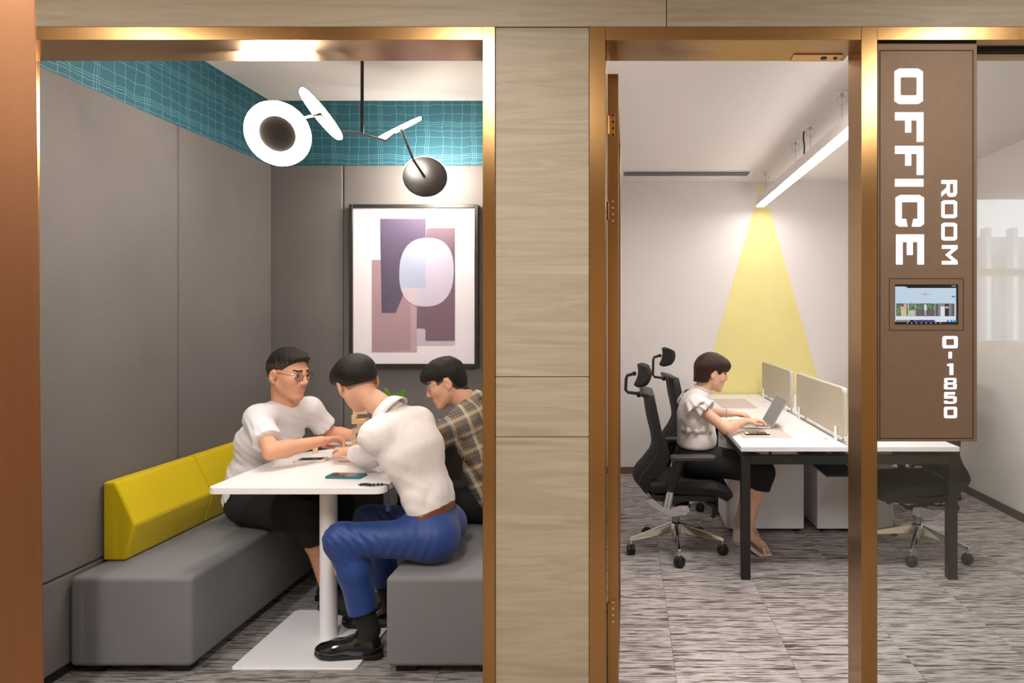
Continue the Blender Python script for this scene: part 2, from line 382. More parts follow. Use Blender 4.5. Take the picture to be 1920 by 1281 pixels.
# corridor rear wall with a wide window whose panes mirror in the office glass
WX0, WX1, WZ0, WZ1 = 3.30, 5.30, 1.18, 2.66
S('wall_corridor_rear', MB().box((CXL, CYB-.1, 0), (WX0, CYB, CC)).box((WX1, CYB-.1, 0), (CXR, CYB, CC)).box((WX0, CYB-.1, 0), (WX1, CYB, WZ0)).box((WX0, CYB-.1, WZ1), (WX1, CYB, CC)), 'corridor_paint')
win = thing('window_1', None, None, ((WX0+WX1)/2, CYB, WZ0), kind='structure')
m = MB()
for a, b_ in (((WX0, WZ0), (WX1, WZ0+.05)), ((WX0, WZ1-.05), (WX1, WZ1)), ((WX0, WZ0), (WX0+.05, WZ1)), ((WX1-.05, WZ0), (WX1, WZ1)), ((4.0, WZ0), (4.07, WZ1)), ((4.65, WZ0), (4.72, WZ1)), ((WX0, 1.86), (WX1, 1.93))):
    m.box((a[0], CYB-.07, a[1]), (b_[0], CYB-.02, b_[1]))
m.build('window_frame', 'white_metal', win)
for a, b_ in ((WX0+.05, 4.0), (4.07, 4.65), (4.72, WX1-.05)):
    for c, d in ((WZ0+.05, 1.86), (1.93, WZ1-.05)): MB().box((a, CYB-.05, c), (b_, CYB-.044, d)).build('pane', 'glass', win)

# pale building across the street, mirrored in the office glass
pmat('facade_pale', (196, 200, 208), .7); pmat('facade_glass', (120, 140, 160), .15)
t = thing('far_building', 'pale office building with vertical fins, mirrored faintly in the office glass', None, (14, -13, 0), kind='structure')
MB().box((8.6, -14, -6), (20, -13, 3.6)).build('wall', 'facade_pale', t)
for k in range(5):
    x = 8.9 + k*2.2
    for z in (-2.2, .9): MB().box((x, -13.0, z), (x+1.8, -12.94, z+2.2)).build('window', 'facade_glass', t)
for k in range(16): MB().box((8.7+k*.7, -12.94, -3), (8.82+k*.7, -12.6, 3.8)).build('fin', 'facade_pale', t)

# booth wall upholstery and wallpaper band
PT = 2.43
def panel(parent, lo, hi): MB().box(lo, hi).build('upholstered_panel', 'grey_fabric', parent, 0.012, 4)
g = .0015
panel(wl, (BX0, Y1+.004, .412+g), (BX0+.03, 3.35-g, PT)); panel(wl, (BX0, 3.35+g, .412+g), (BX0+.03, BYB-.032, PT))
panel(wl, (BX0, Y1+.004, .04), (BX0+.026, BYB-.032, .412-g))
xs = (BX0+.001, -1.815, BX1-.001)
for a, b_ in zip(xs[:-1], xs[1:]): panel(wb, (a+g, BYB-.03, .412+g), (b_-g, BYB, PT)); panel(wb, (a+g, BYB-.026, .04), (b_-g, BYB, .412-g))
MB().box((BX0, Y1, PT), (BX0+.004, BYB-.004, BC)).build('wallpaper_band', 'teal_wallpaper', wl)
MB().box((BX0+.004, BYB-.004, PT), (BX1, BYB, BC)).build('wallpaper_band', 'teal_wallpaper', wb)
MB().box((BX0, Y1, 0), (BX0+.012, BYB, .04)).build('skirting', 'joint_dark', wl)

# office walls: painted triangle, skirtings
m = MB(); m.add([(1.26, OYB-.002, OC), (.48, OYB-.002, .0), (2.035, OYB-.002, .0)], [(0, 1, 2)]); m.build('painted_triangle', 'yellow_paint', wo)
MB().box((OX0, OYB-.012, 0), (OX1-.012, OYB-.003, .06)).build('skirting', 'brown_skirting', wo)
MB().box((OX1-.012, Y1, 0), (OX1, OYB, .06)).build('skirting', 'dark_skirting', wr)
# shallow wall-end return behind the front partition
# linear air slot in the office ceiling
t = thing('air_vent', 'long narrow air slot let into the white office ceiling', 'air vent', (.52, 5.78, OC))
m = MB(); x0, x1, y0, y1 = -.05, 1.09, 5.68, 5.88
for a, b_ in (((x0, y0), (x1, y0+.02)), ((x0, y1-.02), (x1, y1)), ((x0, y0+.02), (x0+.02, y1-.02)), ((x1-.02, y0+.02), (x1, y1-.02))): m.box((a[0], a[1], OC-.008), (b_[0], b_[1], OC-.0005))
m.build('vent_frame', 'white_metal', t)
for k in range(4): MB().obox(((x0+x1)/2, y0+.045+k*.037, OC-.012), (x1-x0-.05, .028, .004), Matrix.Rotation(.5, 3, 'X')).build('vent_slat', 'grey_metal', t)

# ------------------------------------------------------------------ copper frames
tr1 = thing('trim_1', None, None, (-1.3, Y0, 0), kind='structure')       # booth opening
MB().box((-.49, Y0, 0), (-.448, Y1, HD1)).build('jamb', 'copper', tr1, .001, 1)
MB().box((-2.205, Y0, 0), (-2.161, Y1, HD1)).build('jamb', 'copper', tr1, .001, 1)
MB().box((-2.161, Y0+.001, HD0), (-.49, Y1, HD1)).build('header', 'copper', tr1, .001, 1)
tr2 = thing('trim_2', None, None, (.35, Y0, 0), kind='structure')        # office door and side light
MB().box((-.127, Y0, 0), (-.0726, Y1, HD1)).build('jamb', 'copper', tr2, .001, 1)
MB().box((.7985, Y0, 0), (.853, Y0+.135, HD1)).build('post', 'copper', tr2, .001, 1)
MB().box((-.0726, Y0+.001, HD0), (.7985, Y1, HD1)).build('header', 'copper', tr2, .001, 1)
MB().box((.853, Y0+.001, HD0), (2.31, Y1, HD1)).build('header', 'copper', tr2, .001, 1)
MB().box((2.31, Y0, 0), (2.355, Y1, HD1)).build('jamb', 'copper', tr2, .001, 1)
MB().box((.853, 2.325, HD0-.012), (2.31, 2.345, HD0)).build('glazing_track', 'black_metal', tr2)
MB().box((.853, 2.325, 0), (2.31, 2.345, .03)).build('glazing_track', 'copper', tr2)
w2 = thing('window_2', None, None, (1.58, 2.335, 0), kind='structure')
MB().box((.853, 2.330, .03), (2.31, 2.340, HD0-.012)).build('pane', 'glass', w2)
# top pivot closer plate under the header
t = thing('door_closer', 'pale brass closer plate let into the underside of the copper office header', 'door closer', (.71, 2.40, HD0))
m = MB().box((.60, 2.37, HD0-.004), (.775, 2.43, HD0)); m.build('plate', 'brass', t)
for x in (.715, .757): MB().cyl((x, 2.40, HD0-.007), (x, 2.40, HD0-.003), .011 if x < .73 else .007, seg=16).build('bolt', 'screw', t)

# open door leaf, seen on its hinge edge
d1 = thing('door_1', None, None, (-.05, Y1, 0), kind='structure')
DX0, DX1, DY0, DY1, DH = -.0705, -.0305, 2.442, 3.30, 2.355
for y0, y1 in ((DY0, DY0+.07), (DY1-.07, DY1)): MB().box((DX0, y0, .012), (DX1, y1, DH)).build('stile', 'copper', d1, .001, 1)
for z0, z1 in ((.012, .10), (DH-.07, DH)): MB().box((DX0, DY0+.07, z0), (DX1, DY1-.07, z1)).build('rail', 'copper', d1, .001, 1)
MB().box((DX0+.014, DY0+.07, .10), (DX1-.014, DY1-.07, DH-.07)).build('pane', 'glass', d1)
def hinge(zc, mat):
    x = DX0+.003; y = DY0
    poly = [(0, -.034), (.016, -.044), (.026, -.044), (.026, .044), (.014, .040), (0, .020)]
    h = MB().prism(poly, lambda a, b_, d: (x+a, y-d, zc+b_), 0, .0025).cyl((x-.001, y-.003, zc-.034), (x-.001, y-.003, zc+.034), .0055, seg=12).build('hinge', mat, d1)
    for q in (-.036, -.012, .012, .036): MB().cyl((x+.017, y-.004, zc+q), (x+.017, y-.002, zc+q), .0045, seg=10).build('hinge_screw', 'screw' if mat == 'brass' else 'alu', h)
hinge(P(0, 235, DY0).z, 'brass'); hinge(P(0, 396, DY0).z, 'copper'); hinge(P(0, 1147, DY0).z, 'copper')

# near copper-clad post at the corridor's left
def near_post():
    zt, zb = CC, 0.0
    e = lambda z: -1.2063 + (2.10 - z) * 0.0122
    m = MB(); vv = []
    for z in (zb, zt):
        x = e(z); vv += [(x, 1.35, z), (x-.17, 1.50, z), (x-.30, 1.36, z), (x-.13, 1.20, z)]
    m.add(vv, [(3, 2, 1, 0), (4, 5, 6, 7), (0, 1, 5, 4), (1, 2, 6, 5), (2, 3, 7, 6), (3, 0, 4, 7)])
    o = m.build('copper_post', 'copper_post', None, .002, 2)
    tag(o, 'wide brushed copper post standing in the corridor at the left edge of view', 'post')
near_post()

# ------------------------------------------------------------------ booth furniture
def bench(x0, x1, y0, y1, z1, label):
    t = thing('bench', label, 'bench', ((x0+x1)/2, (y0+y1)/2, 0), 'grey upholstered booth benches')
    MB().box((x0, y0, .035), (x1, y1, z1)).build('upholstery', 'bench_fabric', t, .022, 4)
    for x in (x0+.03, x1-.12):
        for y in (y0+.04, y1-.12): MB().box((x, y, .0005), (x+.085, y+.06, .037)).build('foot', 'black_plastic', t)
bench(-2.262, -1.764, 2.68, 4.20, .402, 'long grey upholstered bench under the yellow bolsters')
bench(-.978, -.487, 2.68, 4.20, .402, 'long grey upholstered bench carrying the man in blue trousers')
def bolster(y0, y1, label):
    x = -2.262; z = .404
    prof = [(0, 0), (.098, 0), (.142, .155), (.055, .340), (0, .340)]
    o = MB().prism(prof, lambda a, b_, d: (x+a, d, z+b_), y0, y1).build('bolster_cushion', 'yellow_fabric', None, .012, 4)
    tag(o, label, 'cushion', 'yellow bolster cushions on the bench')
bolster(2.853, 3.383, 'yellow wedge bolster cushion at the near end of the grey bench')
bolster(3.388, 3.92, 'yellow wedge bolster cushion behind the man in the white T-shirt')

TX0, TX1, TY0, TY1, TZ = -1.765, -1.022, 2.775, 4.215, .740
t = thing('booth_table', 'long white table on two round columns between the grey benches', 'table', (-1.39, 3.5, 0))
def rrect(x0, x1, y0, y1, r, n=5, corners=(1, 1, 1, 1)):
    out = []
    for (cx, cy, a0, on) in ((x1-r, y0+r, -90, corners[0]), (x1-r, y1-r, 0, corners[1]), (x0+r, y1-r, 90, corners[2]), (x0+r, y0+r, 180, corners[3])):
        if on:
            for k in range(n+1): a = math.radians(a0+90*k/n); out.append((cx+r*math.cos(a), cy+r*math.sin(a)))
        else:
            out.append((cx + r*(1 if cx > (x0+x1)/2 else -1), cy + r*(1 if cy > (y0+y1)/2 else -1)))
    return out
MB().prism(rrect(TX0, TX1, TY0, TY1, .035), lambda a, b_, d: (a, b_, d), TZ-.028, TZ).build('tabletop', 'white_laminate', t, .002, 2)
for y0, y1, yc in ((2.725, 3.27, 2.995), (3.50, 4.05, 3.78)):
    MB().prism(rrect(-1.635, -1.115, y0, y1, .02), lambda a, b_, d: (a, b_, d), .0005, .009).build('base_plate', 'white_metal', t, .001, 1)
    MB().cyl((-1.35, yc, .009), (-1.35, yc, TZ-.028), .0375, seg=32).build('column', 'white_metal', t)

# framed abstract print on the booth's back wall
s_ = F/4.20
def W(px, py, Y): return P(px, py, Y)
t = thing('framed_print', 'black framed abstract print in mauve and pale blue on grey padded wall', 'picture', (-1.36, 4.2, 1.13))
YP = 4.185
a = P(654, 383, YP); b_ = P(896, 689, YP); fwid = .022
x0, x1, z1, z0 = a.x, b_.x, a.z, b_.z
pmat('picture_frame', (34, 32, 30), 0.4); pmat('paper', (222, 217, 226), 0.6)
for lo, hi in (((x0, z0), (x0+fwid, z1)), ((x1-fwid, z0), (x1, z1)), ((x0+fwid, z0), (x1-fwid, z0+fwid)), ((x0+fwid, z1-fwid), (x1-fwid, z1))):
    MB().box((lo[0], YP, lo[1]), (hi[0], 4.2285, hi[1])).build('frame_bar', 'picture_frame', t, .0015, 1)
pp = MB().box((x0+fwid, YP+.014, z0+fwid), (x1-fwid, YP+.02, z1-fwid)).build('print', 'paper', t)
def shape(pts, col, name, lay, rnd=0):
    # picture pixels inside the zoomed print (3.883x from 630,370)
    q = [P(630+x/3.883, 370+y/3.883, YP+.014) for x, y in pts]
    y = YP+.0138-lay*.0004
    pmat('ink_%d' % lay, col, 0.7, var=.05, nscale=6)
    MB().add([(v.x, y, v.z) for v in q], [tuple(range(len(q)))]).build(name, 'ink_%d' % lay, pp)
def rounded(pts, rads, n=6):
    out = []; m = len(pts)
    for i in range(m):
        p = Vector(pts[i]); r = rads[i]
        if not r: out.append(tuple(p)); continue
        d0 = (Vector(pts[i-1])-p).normalized(); d1 = (Vector(pts[(i+1) % m])-p).normalized()
        for k in range(n+1):
            u = k/n; out.append(tuple((p+d0*r)*(1-u)**2 + p*2*u*(1-u) + (p+d1*r)*u*u))
    return out
shape(rounded([(655,158),(866,158),(866,300),(655,300)], [0,16,0,0]), (222, 202, 216), 'printed_shape', 1)
shape(rounded([(588,790),(866,790),(866,1080),(588,1080)], [0,0,20,0]), (186, 174, 190), 'printed_shape', 2)
shape([(262,455),(590,455),(590,1128),(262,1128)], (174, 150, 164), 'printed_shape', 3)
shape([(262,455),(545,455),(545,1112),(262,1128)], (160, 132, 144), 'printed_shape', 4)
shape(rounded([(655,224),(866,224),(866,1045),(652,1045),(652,955),(588,955),(592,670),(655,660)], [30,0,0,0,18,0,0,0]), (110, 88, 102), 'printed_shape', 5)
shape([(322,156),(655,156),(650,660),(512,660),(435,842),(333,842)], (84, 74, 98), 'printed_shape', 6)
cir = [(660+198*(abs(math.cos(q))**.82)*(1 if math.cos(q) > 0 else -1)-8*math.sin(q), 546+250*(abs(math.sin(q))**.82)*(1 if math.sin(q) > 0 else -1)) for q in [2*math.pi*k/48 for k in range(48)]]
shape(cir, (188, 182, 204), 'printed_shape', 7)
def clip(poly, tests):
    out = poly
    for f in tests:
        n = []; m = len(out)
        for i in range(m):
            p, q = out[i], out[(i+1) % m]; a, b_ = f(*p), f(*q)
            if a >= 0: n.append(p)
            if a*b_ < 0: u = a/(a-b_); n.append((p[0]+(q[0]-p[0])*u, p[1]+(q[1]-p[1])*u))
        out = n
    return out
shape(clip(cir, [lambda x, y: 653-x, lambda x, y: 660-y]), (166, 174, 200), 'printed_shape', 8)
shape(clip(cir, [lambda x, y: 592-x, lambda x, y: y-660, lambda x, y: x-(512-(y-660)*.42)]), (196, 182, 192), 'printed_shape', 9)

# booth pendant lamp: rod, arms and four luminous rings
emat('ring_glow', (255, 243, 228), LIGHT['ring'])
pmat('lamp_black', (24, 20, 16), 0.4)
t = thing('pendant_lamp', 'black branching pendant lamp with four luminous ring heads over the booth table', 'pendant lamp', (-1.39, 3.47, BC))
J = P(679, 251, 3.47)
MB().cyl((J.x, J.y, J.z), (J.x, J.y, BC), .0085, seg=12).build('rod', 'lamp_black', t)
MB().cyl((J.x, J.y, BC-.025), (J.x, J.y, BC), .06, seg=24).build('ceiling_rose', 'lamp_black', t)
R1, R2, R3, R4 = P(521, 251, 2.86), P(603, 214, 3.12), P(750, 239, 3.74), P(797, 332, 3.94)
A2, A3 = P(638, 246, 3.30), P(722, 263, 3.62)
MB().tube([R2 + (A2-R2)*.02, A2, J, A3, R3], .0075, 8).build('arm', 'lamp_black', t)
MB().tube([R1, P(570, 221, 3.0), R2], .006, 8).build('arm', 'lamp_black', t)
def ring(c, n, d, hole):
    n = Vector(n).normalized(); R = n.to_track_quat('Z', 'Y').to_matrix()
    ro = d/2; ri = ro*.56
    h = MB()
    if hole:      # open ring
        h.lathe([(ri, -.006), (ro, -.006), (ro+.003, 0), (ro+.003, .006), (ri-.003, .006), (ri-.003, 0), (ri, -.006)], c, 48, R)
    else:
        h.lathe([(.001, -.008), (ro-.004, -.008), (ro, -.004), (ro, .004), (ri, .005), (.001, .005)], c, 48, R)
    hd = h.build('lamp_head', 'lamp_black', t)
    e = MB().lathe([(ri, .0055), (ri+.004, .012), (ro-.004, .012), (ro+.001, .004), (ro+.001, -.003), (ro-.002, -.003), (ri, .0055)], c, 48, R).build('luminous_ring', 'ring_glow', hd)
ring(R1, (.10, -.92, -.36), .272, False)
ring(R2, (-.66, -.30, -.62), .272, False)
ring(R3, (.40, .32, -.80), .262, False)
ring(R4, (-.22, .95, -.22), .262, False)
# arms reach heads 3 and 4
MB().tube([R3, P(775, 300, 3.86), R4 + Vector((.0, -.012, .0))], .0075, 8).build('arm', 'lamp_black', t)

# ------------------------------------------------------------------ things on the booth table
pmat('block_wood', (214, 186, 148), 0.6, var=.12, nscale=20, stretch=(1, 1, 4), rand=True)
pmat('block_print', (120, 88, 60), 0.7)
pmat('screen_black', (16, 16, 20), 0.08, coat=0.5)
pmat('phone_white', (236, 234, 236), 0.3); pmat('phone_teal', (22, 110, 120), 0.35); pmat('phone_black', (18, 18, 20), 0.3)
BLK = {}
def block(loc, rz, label, group, nm='wooden_block'):
    if 'm' not in BLK: BLK['m'] = MB().box((-.0375, -.0122, 0), (.0375, .0122, .0240)).mesh(nm); BLK['m'].materials.append(MATS['block_wood'])
    o = bpy.data.objects.new(nm, BLK['m']); COL.objects.link(o); o.location = loc; o.rotation_euler = (0, 0, rz)
    md = o.modifiers.new('bevel', 'BEVEL'); md.width = .0012; md.segments = 1
    tag(o, label, 'wooden block', group); return o
TWX, TWY = -1.435, 3.57
ORD = ('first', 'second', 'third', 'fourth', 'fifth', 'sixth', 'seventh', 'eighth', 'ninth')
for lv in range(9):
    for k in (-1, 0, 1):
        if (lv, k) in ((3, 0), (5, -1), (7, 0), (7, 1), (8, -1)): continue
        j = random.uniform(-.003, .003); rz = .12 + random.uniform(-.02, .02)
        off = Vector((j, k*.0254, 0)) if lv % 2 == 0 else Vector((k*.0254, j, 0))
        off = Matrix.Rotation(.12, 3, 'Z') @ off
        block((TWX+off.x, TWY+off.y, TZ+.0003+lv*.0242), rz + (0 if lv % 2 == 0 else math.pi/2), 'pale wooden block in the tower, %s layer from the table, %s of its layer' % (ORD[lv], (('nearest', 'middle', 'farthest') if lv % 2 == 0 else ('left', 'middle', 'right'))[k+1]), 'blocks of the tumbling tower')
p = P(591, 846, 3.50); block((-1.648, 3.50, TZ+.0003), -1.13, 'single pale wooden block lying loose beside the white phone', 'loose block')
def phone(c, rz, w, l, th, body, label, screen='screen_black', name='phone'):
    R = Matrix.Rotation(rz, 3, 'Z'); c = Vector(c)
    t = thing(name, label, 'phone', c)
    fn = lambda a, b_, d: c + R @ Vector((a, b_, d))
    MB().prism(rrect(-l/2, l/2, -w/2, w/2, .010), fn, .0004, th).build('phone_body', body, t, .001, 2)
    MB().prism(rrect(-l/2+.018, l/2-.018, -w/2+.005, w/2-.005, .003), fn, th-.0002, th+.0005).build('display', screen, t)
    return t
phone((-1.575, 3.30, TZ), .14, .070, .150, .009, 'phone_white', 'white phone with dark display lying on the booth table')
phone((-1.257, 2.965, TZ), -.05, .078, .162, .010, 'phone_teal', 'phone in a teal case near the front of the booth table')
phone((-1.69, 3.575, TZ), .6, .075, .16, .009, 'phone_black', "black phone lying under the forearm of the man in the T-shirt")
# key strap at the table's right edge
pmat('strap_dark', (36, 36, 44), 0.7); pmat('tassel_blue', (30, 44, 84), 0.8)
t = thing('key_strap', 'dark beaded key strap with a blue tassel hanging over the table edge', 'key strap', (-1.06, 2.805, TZ))
q = spline([(-1.135, 2.797, TZ+.007), (-1.11, 2.807, TZ+.007), (-1.08, 2.797, TZ+.007), (-1.035, 2.805, TZ+.007), (-1.013, 2.805, TZ+.003), (-1.010, 2.805, TZ-.02), (-1.010, 2.805, TZ-.06)], 35)
MB().tube(q, .003, 6).build('cord', 'strap_dark', t)
for k in range(3, 18, 2): MB().sphere(q[k], .0062, 8, 6).build('bead', 'strap_dark', t)
MB().cyl((-1.010, 2.805, TZ-.055), (-1.010, 2.805, TZ-.105), .006, .012, 10).build('tassel', 'tassel_blue', t)
# small potted plant by the wall
pmat('leaf', (92, 140, 40), 0.5, var=.2, nscale=30); pmat('pot', (224, 222, 218), 0.5); pmat('soil', (52, 40, 32), 0.9)
t = thing('potted_plant', 'small leafy green plant in a white pot at the far end of the booth table', 'plant', (-1.43, 4.06, TZ))
MB().lathe([(.032, .0004), (.042, .07), (.045, .08), (.038, .08), (.036, .07), (.001, .07)], (-1.43, 4.06, TZ), 20).build('pot', 'pot', t)
def leaf(base, tip, w, sag):
    base, tip = Vector(base), Vector(tip); d = tip-base; side = d.cross(Vector((0, -1, .35))).normalized(); m = MB(); vv = []; n = 8
    for i in range(n+1):
        u = i/n; p = base + d*u + Vector((0, 0, sag*math.sin(math.pi*u))); ww = w*math.sin(math.pi*min(1, u*.93+.05))**.8
        vv += [p - side*ww, p + Vector((0, .004, -.003)), p + side*ww]
    fs = [(3*i+k, 3*i+k+1, 3*i+k+4, 3*i+k+3) for i in range(n) for k in (0, 1)]
    o = m.add(vv, fs, True).build('leaf', 'leaf', t); sd = o.modifiers.new('thick', 'SOLIDIFY'); sd.thickness = .0012
bz = (-1.43, 4.06, TZ+.065)
leaf(bz, P(758, 732, 4.04), .026, .05); leaf(bz, P(722, 728, 4.04), .020, .03); leaf(bz, P(738, 741, 4.0), .02, .05); leaf(bz, (-1.50, 4.02, .98), .02, .03); leaf(bz, (-1.37, 4.12, .95), .02, .04)

# ------------------------------------------------------------------ office desk
DX_0, DX_1, DY_0, DY_1, DZ = .632, 1.838, 3.65, 6.150, .740
DM = (DX_0+DX_1)/2
t = desk = thing('office_desk', 'long white four-seat office desk on a black steel frame', 'desk', (DM, 4.9, 0))
for x0, x1 in ((DX_0, DM-.006), (DM+.006, DX_1)):
    for y0, y1 in ((DY_0, 4.8995), (4.9005, DY_1)): MB().box((x0, y0, DZ-.026), (x1, y1, DZ)).build('desktop', 'white_laminate', t, .0012, 1)
def sq(name, lo, hi): return MB().box(lo, hi).build(name, 'black_metal', t, .002, 1)
for y in (DY_0+.012, 4.87, DY_1-.062):
    for x in (DX_0+.004, DX_1-.054): sq('leg', (x, y, .0005), (x+.05, y+.05, .688))
    sq('cross_beam', (DX_0+.054, y, .640), (DX_1-.054, y+.05, .688))
for x in (DX_0+.02, DM-.03, DX_1-.06): sq('long_beam', (x, DY_0+.062, .650), (x+.04, 4.87, .686)); sq('long_beam', (x, 4.92, .650), (x+.04, DY_1-.062, .686))
for x in (.80, .98, 1.15, 1.32, 1.49, 1.67): sq('spacer', (x-.007, DY_0+.03, .688), (x+.007, DY_0+.045, DZ-.026))
MB().box((DM-.10, DY_0+.10, .55), (DM+.10, 4.42, .56)).build('cable_tray', 'black_metal', t)
for x0, x1, y0, y1 in ((1.135, 1.20, 3.83, 4.12), (1.13, 1.195, 5.55, 5.84), (1.27, 1.335, 3.83, 4.12)):
    b1 = MB().box((x0, y0, DZ-.001), (x1, y1, DZ+.003)).build('cable_flap', 'white_metal', t, .001, 1)
    MB().cyl(((x0+x1)/2, y0+.05, DZ+.0028), ((x0+x1)/2, y0+.05, DZ+.0036), .014, seg=16).build('finger_hole', 'grey_metal', b1)
# drawer pedestals
def pedestal(x0, x1, y0, y1, dx, label):
    t = thing('drawer_pedestal', label, 'drawer unit', ((x0+x1)/2, (y0+y1)/2, 0), 'white drawer pedestals under the desk')
    fx0, fx1 = (x0, x0+.018) if dx < 0 else (x1-.018, x1)
    bx0, bx1 = (x0+.02, x1) if dx < 0 else (x0, x1-.02)
    MB().box((bx0, y0, .03), (bx1, y1, .636)).build('carcass', 'white_laminate', t, .001, 1)
    for z0, z1 in ((.035, .30), (.304, .46), (.464, .632)):
        dr = MB().box((fx0, y0+.003, z0), (fx1, y1-.003, z1)).build('drawer_front', 'white_laminate', t, .001, 1)
        xx = fx0-.004 if dx < 0 else fx1+.004
        MB().box((min(xx, xx+.004), (y0+y1)/2-.06, z1-.03), (max(xx, xx+.004), (y0+y1)/2+.06, z1-.018)).build('pull', 'alu', dr)
    for x in (bx0+.03, bx1-.05):
        for y in (y0+.03, y1-.05): MB().box((x, y, .0005), (x+.02, y+.02, .031)).build('foot', 'black_plastic', t)
pedestal(.672, 1.194, 4.46, 4.86, -1, 'white drawer pedestal under the desk behind the seated woman’s legs')
pedestal(1.285, 1.80, 4.46, 4.86, 1, 'white drawer pedestal under the desk behind the copper post')
pedestal(.672, 1.194, 5.70, 6.08, -1, 'white drawer pedestal under the far left end of the desk by the wall')
# desk screens
fabric_mat('screen_fabric', (196, 186, 162), .05, 500)
def divider(y0, y1, label):
    t = thing('desk_divider', label, 'desk divider', (DM, (y0+y1)/2, DZ), 'fabric desk dividers along the desk centre')
    for xo, nm in ((-.016, 'fabric_panel'), (.002, 'fabric_panel')):
        MB().prism(rrect(y0, y1, DZ+.035, DZ+.315, .03), lambda a, b_, d: (DM+xo+d, a, b_), 0, .013).build(nm, 'screen_fabric', t, .002, 1)
    MB().prism(rrect(y0-.003, y1+.003, DZ+.032, DZ+.318, .032), lambda a, b_, d: (DM-.0025+d, a, b_), 0, .004).build('edge_trim', 'white_metal', t)
    for y in (y0+.10, y1-.10):
        for sgn in (-1, 1):
            MB().prism([(-.018, .0004), (.018, .0004), (.014, .03), (.008, .085), (-.008, .085), (-.014, .03)], lambda a, b_, d: (DM+sgn*(.0185+d), y+a, DZ+b_), 0, .012).build('clamp', 'white_metal', t, .003, 2)
divider(3.735, 4.75, 'beige fabric desk divider beside the laptop, nearest the door')
divider(4.94, 5.96, 'beige fabric desk divider in front of the yellow wall')
# desk mats, laptop, phone
pmat('mat_taupe', (204, 190, 184), 0.6)
for (x0, x1, y0, y1), lb in (((.69, .985, 3.92, 4.56), 'taupe desk mat under the open laptop'), ((.752, 1.03, 5.20, 5.77), 'taupe desk mat lying on the empty far workstation')):
    tag(MB().prism(rrect(x0, x1, y0, y1, .008), lambda a, b_, d: (a, b_, d), DZ+.0004, DZ+.003).build('desk_mat', 'mat_taupe'), lb, 'desk mat', 'taupe desk mats')
pmat('laptop_metal', (190, 190, 194), 0.35, metal=0.7); pmat('laptop_keys', (40, 40, 42), 0.5)
m, nt, b = base_mat('laptop_display'); b.inputs['Base Color'].default_value = srgb(128, 127, 122); b.inputs['Roughness'].default_value = .35
b.inputs['Emission Color'].default_value = srgb(180, 180, 186); b.inputs['Emission Strength'].default_value = .03
t = thing('laptop', 'open silver laptop on the taupe mat in front of the woman', 'laptop', (.82, 4.37, DZ))
lz = DZ+.0035
bs = MB().prism(rrect(.700, .925, 4.215, 4.525, .010), lambda a, b_, d: (a, b_, d), lz, lz+.012).build('base', 'laptop_metal', t, .001, 1)
for r in range(5):
    for k in range(12): MB().box((.828+r*.0165, 4.235+k*.0225, lz+.0118), (.842+r*.0165, 4.254+k*.0225, lz+.0132)).build('key', 'laptop_keys', bs)
MB().box((.722, 4.31, lz+.0118), (.80, 4.43, lz+.0124)).build('trackpad', 'grey_metal', bs)
up = Vector((.097, 0, .168)).normalized(); nn = Vector((-up.z, 0, up.x))
fn = lambda a, b_, d: Vector((.925, 0, lz+.010)) + up*b_ + nn*d + Vector((0, a, 0))
ld = MB().prism(rrect(4.215, 4.525, .004, .204, .010), fn, -.006, 0).build('lid', 'laptop_metal', t, .001, 1)
MB().prism(rrect(4.221, 4.519, .012, .198, .004), fn, -.0003, .0006).build('display', 'laptop_display', ld)
phone((.795, 4.03, DZ+.003), -.02, .070, .148, .009, 'phone_black', 'phone with a white front lying beside the laptop', 'screen_black')
ph = bpy.data.objects.get('phone.003')
pl = MB().box((.7215, 3.996, DZ+.0117), (.742, 4.064, DZ+.0122)).build('front_bezel', 'phone_white', ph); MB().box((.848, 3.994, DZ+.0117), (.868, 4.062, DZ+.0122)).build('front_bezel', 'phone_white', ph)

# linear pendant over the desk
emat('linear_glow', (255, 247, 242), LIGHT['office'])
pmat('fixture_white', (226, 222, 218), 0.5)
for y0, y1, lb in ((3.00, 4.525, 'slim white linear pendant light over the near half of the desk'), (4.53, 5.97, 'slim white linear pendant light over the far half of the desk')):
    t = thing('linear_pendant', lb, 'pendant light', (1.205, (y0+y1)/2, 2.46), 'linear pendants over the office desk')
    MB().box((1.17, y0, 2.464), (1.24, y1, 2.535)).build('housing', 'fixture_white', t, .002, 1)
    MB().box((1.174, y0+.003, 2.452), (1.236, y1-.003, 2.4645)).build('diffuser', 'linear_glow', t)
    for y in ((3.70, 4.34) if y0 < 4 else (4.72, 5.74)):
        MB().cyl((1.205, y, 2.535), (1.205, y, OC-.02), .0012, seg=6).build('suspension_wire', 'grey_metal', t)
        MB().lathe([(.032, -.012), (.036, -.004), (.036, -.0005)], (1.205, y, OC), 18).build('ceiling_rose', 'white_metal', t)
        MB().cyl((1.205, y, OC-.032), (1.205, y, OC-.011), .010, seg=10).build('wire_grip', 'alu', t)
        lp = [(1.205+.028*math.cos(a), y, OC-.04+.028*math.sin(a)-.01) for a in [math.pi/2+2*math.pi*k/14 for k in range(14)]]
        MB().tube(lp, .0009, 5).build('spare_wire', 'grey_metal', t)
    if y0 < 4:
        MB().tube(spline([(1.205, 4.50, 2.536), (1.212, 4.51, 2.62), (1.203, 4.50, 2.67), (1.206, 4.50, OC-.001)], 12), .0055, 8).build('power_cable', 'black_plastic', t)

